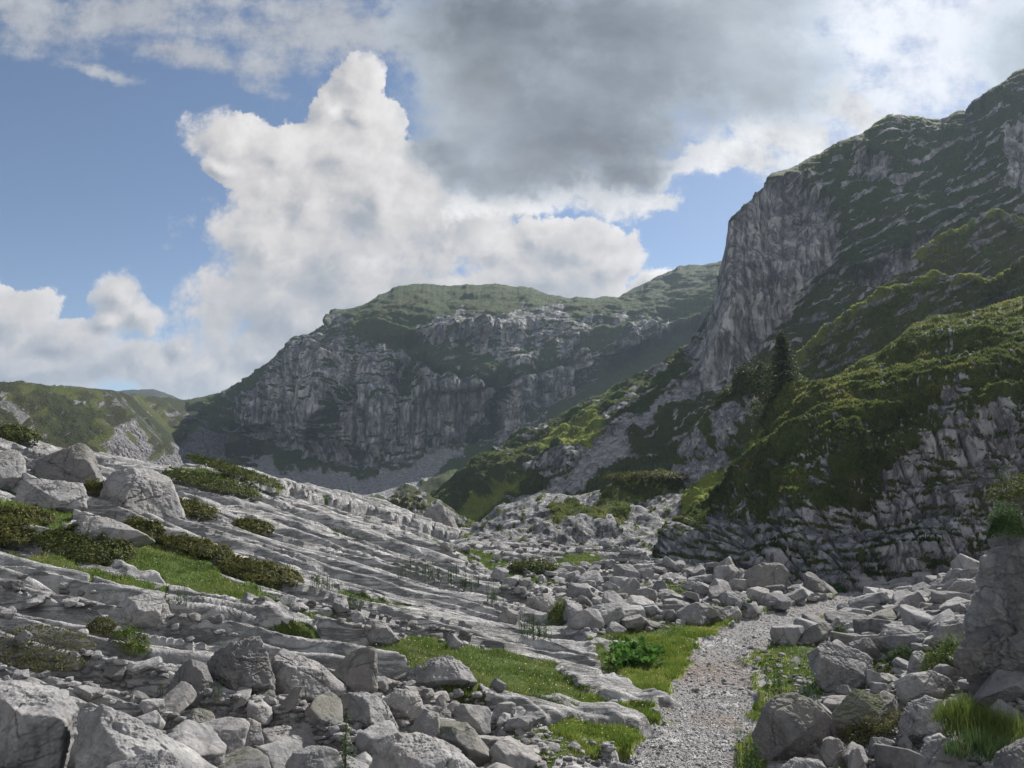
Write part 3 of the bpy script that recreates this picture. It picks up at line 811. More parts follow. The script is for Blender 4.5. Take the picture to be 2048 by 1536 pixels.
# --- intermediate ridges on the right
def m_ridge(seed):
    def f(PX, PY, X, Y, Z, nz):
        v = 0.90 + 0.42 * fbm2(PX / 26, PY / 22, 5, .6, seed) + .2 * (nz - .6) - .75 * sstep(fbm2(PX / 60, (PY + .45 * PX) / 13, 4, .6, seed + 3), .20, .40)
        return dict(veg=v, lime=0.02 + 0 * v + .55 * crest_rim_light(PX, PY))
    return f
def d_hum(A, s, B=0):
    def f(X, Y, Z, nz, mk, PX, PY):
        return A * fbm3(X / s, Y / s, Z / (s * .7), 3, .5) + A * .60 * np.abs(fbm3(X / (s * .3), Y / (s * .3), Z / (s * .16), 4, .62)) + B * fbm3(X / (s * .05), Y / (s * .05), Z / (s * .05), 2)
    return f
def offset_rows(ridge, offs):
    return [[(p[0], p[1] + a * k, p[2] - b) for p in ridge for k in (1,)] for a, b in offs] + [ridge]
r1 = [(1720,640,106),(1790,568,106),(1850,500,107),(1900,465,108),(1930,450,109),(1990,427,111),(2048,434,113),(2500,400,115)]
loft('back_ridge', offset_rows(r1, [(330, 15), (170, 8), (16, 1.6)]), 1720, 2500, 2, 2, M_ridge, d_hum(1.2, 9, .1), m_ridge(3), 2)
r2 = [(1540,860,78),(1585,765,78),(1600,715,78),(1650,667,79),(1720,614,80),(1800,580,81),(1870,560,82),(1950,558,83),(1990,575,84),(2015,560,82),(2030,530,80),(2048,512,80),(2100,480,80),(2500,380,84)]
loft('middle_ridge', offset_rows(r2, [(360, 13), (190, 7), (16, 1.3)]), 1540, 2500, 2, 2, M_ridge, d_hum(1.1, 7, .1), m_ridge(7), 2)

# --- spur left of the near hill, with the sunny gully
def m_spur(PX, PY, X, Y, Z, nz):
    x, y = jit(PX, PY, 10, 30)
    lime = masks_sum(x, y, [[(1220,1100),(1330,1020),(1465,930),(1540,850),(1560,850),(1540,960),(1400,1120),(1250,1120)]], 8)  # sunlight in the gully, painted as yellow-green plants
    rock = masks_sum(x, y, [[(1360,880),(1400,860),(1420,900),(1360,920)],[(1420,830),(1510,790),(1500,850),(1430,900)],[(1330,930),(1450,900),(1470,930),(1350,1000),(1280,1020)]], 9)
    v = 0.75 + .35 * fbm2(PX / 18, PY / 16, 5, .6, 5) - .6 * rock * (1 - lime) + .35 * lime
    return dict(veg=v, lime=lime)
loft('rocky_spur', [
 [(1160,1135,46),(1240,1130,44),(1330,1125,42),(1640,1110,40)],
 [(1160,1125,56),(1240,1098,54),(1330,1045,52),(1400,1000,51),(1500,960,51),(1640,930,51)],
 [(1160,1120,62),(1240,1080,62),(1320,1000,60),(1400,920,59),(1500,850,59),(1640,840,60)],
 [(1160,1118,66),(1250,1064,66),(1330,968,66),(1350,925,66),(1360,890,66),(1380,862,66),(1420,815,67),(1450,785,67),(1480,752,68),(1500,742,68),(1530,735,69),(1560,735,70),(1600,750,70),(1640,790,70)]],
 1160, 1640, 1.8, 1.8, M_hill, d_hum(.7, 5, .12), m_spur, 3)

# --- near hill
def m_near(PX, PY, X, Y, Z, nz):
    x, y = jit(PX, PY, 12, 34)
    rock = masks_sum(x, y, [
      [(1325,1140),(1345,1080),(1400,1040),(1560,1030),(1700,1020),(1800,985),(1900,960),(2060,960),(2060,1200),(1700,1200)],
      [(1760,960),(1830,885),(1960,840),(2060,830),(2060,1000),(1900,1010),(1780,1000)],[(1620,940),(1660,930),(1670,980),(1630,990)],[(1850,830),(1930,770),(1960,800),(1900,860)],
      [(1375,1060),(1440,1010),(1500,1000),(1480,1040)]], 10)
    speck = sstep(fbm2(PX / 9, PY / 13, 3, .6, 21), .22, .42) * sstep(fbm2(PX / 90, PY / 60, 2, .5, 4), -.25, .15)
    ledge = sstep(fbm2(PX / 80, PY / 9, 3, .5, 61), .05, .25)
    v = 0.90 - 0.78 * rock * (1 - .62 * ledge) - .62 * speck + .22 * fbm2(PX / 30, PY / 14, 4, .6, 9)
    top = sstep(830 - .38 * (x - 1550) - y, -60, 60)  # sunlit upper band of the hill, tinted into the plants
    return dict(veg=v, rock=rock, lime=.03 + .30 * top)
def d_near(X, Y, Z, nz, mk, PX, PY):
    rk = np.clip((.75 - mk['veg']) * 2.5, 0, 1)
    zr = (Z + .10 * X + .35 * fbm3(X / 3, Y / 3, Z / 3, 3)) / 1.05
    row = np.floor(zr); fr = zr - row
    fx = X / .70 + row * 3.7 + .30 * fbm3(X / 1.5, Z / 1.6, Y / 3, 3) + .10 * fr
    f1, f2, cid, ox, oy = worley2(fx, row * 1.0 + .5, 3, jit=.8)
    crk = np.minimum(sstep(f2 - f1, 0, .22), sstep(np.minimum(fr, 1 - fr), 0, .10))
    flu = np.abs(fbm3(X / .35, Y / 1.5, Z / 2.2, 3, .6))
    blk = .24 * crk + .14 * (cid / 255.0 - .5) * crk - .12 * flu + .10 * fr * crk
    bush = 0.30 * (1 - np.clip(worley2(X / 2.4 + Y / 2.2, Z / .9 + Y / 2.5, 5)[0], 0, 1)) + .22 * np.abs(fbm3(X / .8, Y / .8, Z / .5, 4, .62))
    big = .9 * fbm3(X / 6, Y / 6, Z / 3.0, 3, .5)
    return big + rk * blk + (1 - rk) * bush

loft('near_hill', [
 [(1320,1150,39),(1500,1185,30),(1700,1200,27.5),(2000,1180,27),(2500,1120,26)],
 [(1320,1140,39.5),(1340,1112,40),(1400,1080,37),(1500,1080,33),(1700,1050,30),(2048,1010,29),(2500,950,28)],
 [(1320,1135,40),(1345,1104,41),(1400,1040,40),(1480,985,38),(1600,900,35.5),(1800,850,33.2),(2048,800,32),(2500,720,31)],
 [(1320,1132,40.5),(1360,1080,42),(1420,1010,42.5),(1480,958,43),(1560,840,41),(1700,785,38),(1850,730,37),(2048,680,36.5),(2500,600,36)],
 [(1320,1130,41),(1335,1112,42),(1375,1052,43),(1420,1002,44),(1480,952,45),(1530,884,46),(1540,850,46.5),(1550,822,46.5),(1600,792,45.5),(1640,772,45),(1700,732,45),(1770,700,45),(1830,652,46),(1880,632,46.5),(1950,622,47),(2048,600,48),(2500,480,50)]],
 1320, 2500, 1.7, 1.7, M_hill, d_near, m_near, 3.0)

# --- knolls in the middle
def m_knoll(PX, PY, X, Y, Z, nz):
    x, y = jit(PX, PY, 9, 25)
    g = masks_sum(x, y, [[(1200,985),(1250,948),(1320,932),(1400,955),(1390,975),(1300,985),(1230,1010),(1200,1005)],[(1095,1010),(1150,1000),(1160,1030),(1110,1050)],[(1150,1010),(1260,1010),(1250,1035),(1170,1035)]], 8)
    v = .33 + .6 * g + .35 * fbm2(PX / 16, PY / 12, 4, .6, 6)
    return dict(veg=v, lime=.15 * g)
loft('knoll', [
 [(900,1110,46),(1200,1110,45),(1500,1110,44)],
 [(900,1090,51),(1000,1060,50),(1200,1045,49),(1400,1050,49),(1500,1090,49)],
 [(900,1085,54),(940,1062,55),(1000,1014,56),(1040,1000,56),(1080,985,57),(1150,992,57),(1200,978,57),(1250,952,58),(1320,938,58),(1370,950,58),(1400,975,58),(1430,1030,57),(1500,1085,56)]],
 900, 1500, 1.8, 1.6, M_hill, lambda X, Y, Z, nz, mk, PX, PY: .5 * fbm3(X / 4, Y / 4, Z / 3, 3) + .35 * (worley2(X / 1.6, Z / 1.1 + Y * .2, 7)[2] / 255.0 - .5) * np.clip(1 - mk['veg'], 0, 1) + .15 * fbm3(X, Y, Z, 3), m_knoll, 3)
loft('small_knoll', [
 [(740,1060,62),(960,1070,62)],[(740,1040,64),(850,1015,64),(960,1060,64)],
 [(740,1038,66),(770,1000,66),(790,986,67),(820,979,67),(850,984,67),(880,1000,67),(920,1030,67),(960,1058,66)]],
 740, 960, 2, 2, M_hill, d_hum(.6, 4, .1), lambda PX, PY, X, Y, Z, nz: dict(veg=.6 + .5 * fbm2(PX / 14, PY / 12, 3)), 3)

# ================================================================== things standing on the ground
VC = np.maximum.accumulate((GD['Z'] - CAMZ) / GD['Y'], axis=0)
U0, U1, NCOL = -1.15, 1.0, GD['X'].shape[1]

def ground_at(px, py):
    """the ground point seen at a pixel of the photograph"""
    u, v = px2uv(px, py)
    u, v = np.atleast_1d(u), np.atleast_1d(v)
    ci = np.clip(np.round((u - U0) / (U1 - U0) * (NCOL - 1)).astype(int), 0, NCOL - 1)
    ri = np.array([np.searchsorted(VC[:, c], vv) for c, vv in zip(ci, v)])
    ri = np.clip(ri, 0, VC.shape[0] - 1)
    return GD['X'][ri, ci], GD['Y'][ri, ci], GD['Z'][ri, ci], ri, ci

YS = GD['Y'][:, 0]
def ground_z(x, y):
    ci = int(np.clip(round((x / y - U0) / (U1 - U0) * (NCOL - 1)), 0, NCOL - 1))
    ri = int(np.clip(np.searchsorted(YS, y), 0, len(YS) - 1))
    return float(GD['Z'][ri, ci])

# ---- materials
def rock_mat(name, lo, hi, s=0.05, moss=0.0):
    m, N = new_mat(name)
    geo = N.n('ShaderNodeNewGeometry'); p = geo.outputs['Position']
    oi = N.n('ShaderNodeObjectInfo')
    n1 = N.noise(p, 0.10 / s, 6, 0.65); n2 = N.noise(p, 0.8 / s, 5, 0.7); n3 = N.noise(p, 0.03 / s, 3, 0.5)
    c = N.mix(N.ss(n1, 0.3, 0.7), lo, hi)
    c = N.mix(N.m('MULTIPLY', N.ss(n2, 0.56, 0.72), 0.5), c, tuple(min(1, a * 1.3) for a in hi))
    c = N.mix(N.m('MULTIPLY', N.ss(n2, 0.44, 0.28), 0.6), c, tuple(a * 0.5 for a in lo))
    c = N.mix(N.m('MULTIPLY', N.ss(n3, 0.5, 0.62), 0.45), c, (0.27, 0.25, 0.23))
    c = N.mix(N.m('MULTIPLY', oi.outputs['Random'], 0.55), c, (0.13, 0.128, 0.13))
    c = N.mix(N.m('MULTIPLY', N.attr('tone'), 0.75), c, (0.095, 0.093, 0.093))
    sk = N.noise(N.mapping(p, scale=(1, 1, 0.14)), 0.30 / s, 5, 0.65)
    c = N.mix(N.m('MULTIPLY', N.ss(sk, 0.54, 0.66), 0.45), c, tuple(a * 0.45 for a in lo))
    li = N.noise(p, 0.45 / s, 6, 0.75, dist=0.5)
    c = N.mix(N.m('MULTIPLY', N.m('MULTIPLY', N.ss(li, 0.60, 0.68), N.ss(n1, 0.40, 0.60)), 0.75), c, (0.06, 0.06, 0.06))
    c = N.mix(N.m('MULTIPLY', N.m('MULTIPLY', N.ss(li, 0.40, 0.33), N.ss(n3, 0.45, 0.60)), 0.6), c, (0.46, 0.46, 0.44))
    if moss:
        up = N.sep(geo.outputs['Normal'])[2]
        f = N.m('MULTIPLY', N.ss(up, 0.4, 0.9), N.ss(n3, 0.5, 0.56))
        c = N.mix(N.m('MULTIPLY', f, moss), c, (0.06, 0.075, 0.02))
    cr = N.noise(p, 0.28 / s, 8, 0.72, dist=0.4)
    vo = N.n('ShaderNodeTexVoronoi', feature='DISTANCE_TO_EDGE'); vo.inputs['Scale'].default_value = 0.055 / s
    N.l(N.vm('ADD', p, N.vm('SCALE', N.noise(p, 0.1 / s, 3, 0.6, color=True), s=s * 8)), vo.inputs['Vector'])
    ck = N.ss(vo.outputs['Distance'], 0.0, 0.05)
    c = N.mix(N.m('MULTIPLY', N.m('SUBTRACT', 1.0, ck), 0.35), c, (0.08, 0.08, 0.08))
    hb = N.m('MULTIPLY_ADD', ck, 0.25, N.m('MULTIPLY_ADD', n1, 1.2, cr))
    finish(N, c, 0.9, hb, bdist=s * 0.9, spec=0.15)
    return m
M_rock = rock_mat('limestone', (0.18, 0.181, 0.184), (0.335, 0.33, 0.325), 0.05)
M_rock_dark = rock_mat('weathered_limestone', (0.105, 0.103, 0.103), (0.205, 0.198, 0.193), 0.05, 0.3)
M_rock_pale = rock_mat('pale_limestone', (0.24, 0.24, 0.24), (0.36, 0.355, 0.35), 0.05)
M_rock_moss = rock_mat('mossy_limestone', (0.16, 0.156, 0.15), (0.27, 0.26, 0.25), 0.06, 0.9)

def leaf_mat(name, a, b, c3, trans=0.35):
    m, N = new_mat(name)
    t = N.attr('tint')
    c = N.mix(N.ss(t, 0.0, 0.6), a, b)
    c = N.mix(N.ss(t, 0.75, 1.0), c, c3)
    finish(N, c, 0.75, None, spec=0.2, trans=trans)
    return m
M_grass = leaf_mat('grass_blades', (0.050, 0.085, 0.018), (0.105, 0.155, 0.030), (0.19, 0.20, 0.06))
M_lime = leaf_mat('fresh_grass_blades', (0.085, 0.135, 0.022), (0.15, 0.215, 0.035), (0.27, 0.275, 0.09))
M_shrub = leaf_mat('shrub_leaves', (0.030, 0.045, 0.012), (0.075, 0.095, 0.022), (0.13, 0.11, 0.035))
M_dry = leaf_mat('dry_shrub_leaves', (0.040, 0.046, 0.014), (0.095, 0.100, 0.026), (0.15, 0.125, 0.038))
M_needle = leaf_mat('spruce_needles', (0.020, 0.034, 0.014), (0.045, 0.068, 0.024), (0.10, 0.115, 0.04), 0.3)
M_pine = leaf_mat('dwarf_pine_needles', (0.030, 0.048, 0.014), (0.070, 0.088, 0.024), (0.14, 0.13, 0.045), 0.25)
M_dock = leaf_mat('broad_leaves', (0.04, 0.10, 0.018), (0.075, 0.165, 0.028), (0.15, 0.24, 0.06))
M_weed = leaf_mat('weed_leaves', (0.025, 0.055, 0.020), (0.055, 0.10, 0.03), (0.14, 0.15, 0.07))
M_bark, _N = new_mat('bark'); finish(_N, (0.075, 0.055, 0.042, 1), 0.95)
M_petal, _N = new_mat('petals'); finish(_N, _N.mix(_N.ss(_N.attr('tint'), 0.45, 0.5), (0.75, 0.74, 0.70), (0.65, 0.55, 0.08)), 0.7)
M_gravel, _N = new_mat('gravel_stones'); finish(_N, _N.mix(_N.attr('tint'), (0.17, 0.17, 0.175), (0.44, 0.43, 0.42)), 0.9)

# ---- rocks
def ico(level):
    t = (1 + 5 ** .5) / 2
    V = [(-1, t, 0), (1, t, 0), (-1, -t, 0), (1, -t, 0), (0, -1, t), (0, 1, t), (0, -1, -t), (0, 1, -t), (t, 0, -1), (t, 0, 1), (-t, 0, -1), (-t, 0, 1)]
    F = [(0, 11, 5), (0, 5, 1), (0, 1, 7), (0, 7, 10), (0, 10, 11), (1, 5, 9), (5, 11, 4), (11, 10, 2), (10, 7, 6), (7, 1, 8), (3, 9, 4), (3, 4, 2), (3, 2, 6), (3, 6, 8), (3, 8, 9), (4, 9, 5), (2, 4, 11), (6, 2, 10), (8, 6, 7), (9, 8, 1)]
    V = np.array(V, float); V /= np.linalg.norm(V, axis=1)[:, None]; F = np.array(F)
    for _ in range(level):
        E = np.vstack([F[:, [0, 1]], F[:, [1, 2]], F[:, [2, 0]]]); E.sort(axis=1)
        key = E[:, 0].astype(np.int64) * 10 ** 7 + E[:, 1]
        uq, inv = np.unique(key, return_inverse=True)
        a, b = uq // 10 ** 7, uq % 10 ** 7
        mid = V[a] + V[b]; mid /= np.linalg.norm(mid, axis=1)[:, None]
        inv = inv.reshape(3, -1) + len(V)
        ab, bc, ca = inv
        F = np.vstack([np.stack([F[:, 0], ab, ca], 1), np.stack([F[:, 1], bc, ab], 1), np.stack([F[:, 2], ca, bc], 1), np.stack([ab, bc, ca], 1)])
        V = np.vstack([V, mid])
    return V, F
ICO = {k: ico(k) for k in (1, 2, 3, 4, 5, 6)}

def carve(level, planes, p=16, rough=0.05, seed=0.0, freq=1.6, fine=0.02, cracks=0, chips=0):
    """a block bounded by planes (normal, distance): chipped corners, rough faces, layered and cracked"""
    D, F = ICO[level]
    r_ = np.random.default_rng(int(abs(seed) * 1000) + 5)
    pl = list(planes); dm = np.mean([q[1] for q in planes])
    base = np.array([np.array(q[0], float) / np.linalg.norm(q[0]) for q in planes]); bd = np.array([q[1] for q in planes])
    for _ in range(chips):                      # planes that just cut an edge or a corner off
        v = r_.normal(size=3); v /= np.linalg.norm(v)
        rr = 1 / max(np.max(base @ v / bd), .05 / dm)
        pl.append((v, rr * r_.uniform(.88, .99)))
    n = np.array([q[0] for q in pl], float); n /= np.linalg.norm(n, axis=1)[:, None]
    d = np.array([q[1] for q in pl], float)
    wob = 1 + 0.05 * np.stack([fbm3(D[:, 0] * freq * 1.6 + seed + i, D[:, 1] * freq * 1.6, D[:, 2] * freq * 1.6, 3) for i in range(3)], 1)
    q = np.clip((D * wob) @ n.T / d, 0, None)
    r = 1.0 / (np.sum(q ** p, axis=1) ** (1.0 / p) + 1e-9)
    V = D * r[:, None]
    s = np.mean(d)
    f = freq / s
    a = fbm3(V[:, 0] * f + seed, V[:, 1] * f, V[:, 2] * f, 3, .55)
    b = np.abs(fbm3(V[:, 0] * f * 1.8 - seed, V[:, 1] * f * 1.8, V[:, 2] * f * 2.6, 4, .6))
    c = fbm3(V[:, 0] * f * 7, V[:, 1] * f * 7 + seed, V[:, 2] * f * 7, 3, .6)
    out = rough * (.7 * a - .8 * b) + fine * c
    ax = r_.normal(size=3) * (.35, .35, 1); ax /= np.linalg.norm(ax)      # bedding
    t = (V @ ax) / s * r_.uniform(3, 5) + .35 * a + seed
    tri = np.abs((t % 1) - .5) * 2
    out = out - rough * .55 * tri ** 5 * (.5 + a)
    for _ in range(cracks):
        v = r_.normal(size=3); v /= np.linalg.norm(v)
        dist = np.abs(V @ v / s - r_.uniform(-.5, .5) + .10 * a + .04 * c)
        side = sstep(fbm3(V[:, 0] * f * .7 + _ * 9, V[:, 1] * f * .7, V[:, 2] * f * .7, 2), -.25, .1)
        out = out - .075 * np.exp(-(dist / .022) ** 2) * side
    return V + D * (s * out)[:, None], F

def random_planes(r, flat=1.0):
    pl = []
    for i in range(r.integers(8, 13)):
        v = r.normal(size=3); v /= np.linalg.norm(v)
        pl.append((v, 0.72 + .35 * r.random()))
    for a in ((1, 0, 0), (-1, 0, 0), (0, 1, 0), (0, -1, 0), (0, 0, 1), (0, 0, -1)):
        pl.append((np.array(a) + r.normal(size=3) * .15, 0.9 if a[2] == 0 else 0.75 * flat))
    return pl

def outline_boulder(name, label, poly, Y=None, mat=None, level=5, p=18, rough=.07, deep=0.8, fronts=None, seed=1, cracks=None, group=None, cat='boulder', back=0.15, base=None):
    P_ = np.array(poly, float)
    w = np.ptp(P_[:, 0]); h = np.ptp(P_[:, 1])
    cx, by = P_[:, 0].mean(), P_[:, 1].max()
    if Y is None:
        gx, gy, gz, _, _ = ground_at(cx if base is None else base[0], min((by - .10 * h) if base is None else base[1], 1535))
        Y = float(gy[0])
    r = np.random.default_rng(seed)
    m_ = Y / FPX
    size = .5 * (w + h) * m_
    T = size * .5 * deep
    Yc = Y + T * .35
    W3 = [at(a, b, Yc) for a, b in P_]
    c = sum(W3, Vector()) / len(W3)
    camp = Vector((0, 0, CAMZ)); vd = (c - camp).normalized()
    planes = []
    for i in range(len(W3)):
        a, b = W3[i], W3[(i + 1) % len(W3)]
        nv = (a - camp).cross(b - camp).normalized()
        if nv.dot(c - a) > 0: nv = -nv
        foot = nv.z < -0.4
        tf = .15 + .55 * r.random() if nv.z < .3 else .35 + .6 * r.random()
        for n_ in ((nv - vd * tf).normalized(), (nv + vd * .12).normalized()):
            dist = max(n_.dot(a - c), .10 * size) + (.16 * size if foot else 0)
            planes.append((np.array(n_), dist))
    for f in (fronts or [(-.45, -.85, .12), (.5, -.8, .3), (.05, -.75, .65)]):
        f = np.array(f) + r.normal(size=3) * .12
        planes.append((f, T * (.8 + .35 * r.random())))
    planes.append(((.1, 1, .1), T * (1 + back)))
    V, F = carve(level, planes, p, rough, seed * 1.37, 1.5, .012, cracks=cracks or (3 if level > 5 else 2), chips=9 if cracks is None else 26)
    V = V * 1.06
    me = mesh_from(name, V, F, mat or M_rock)
    o = link(name, me, loc=c)
    return tag(o, label, cat, group)

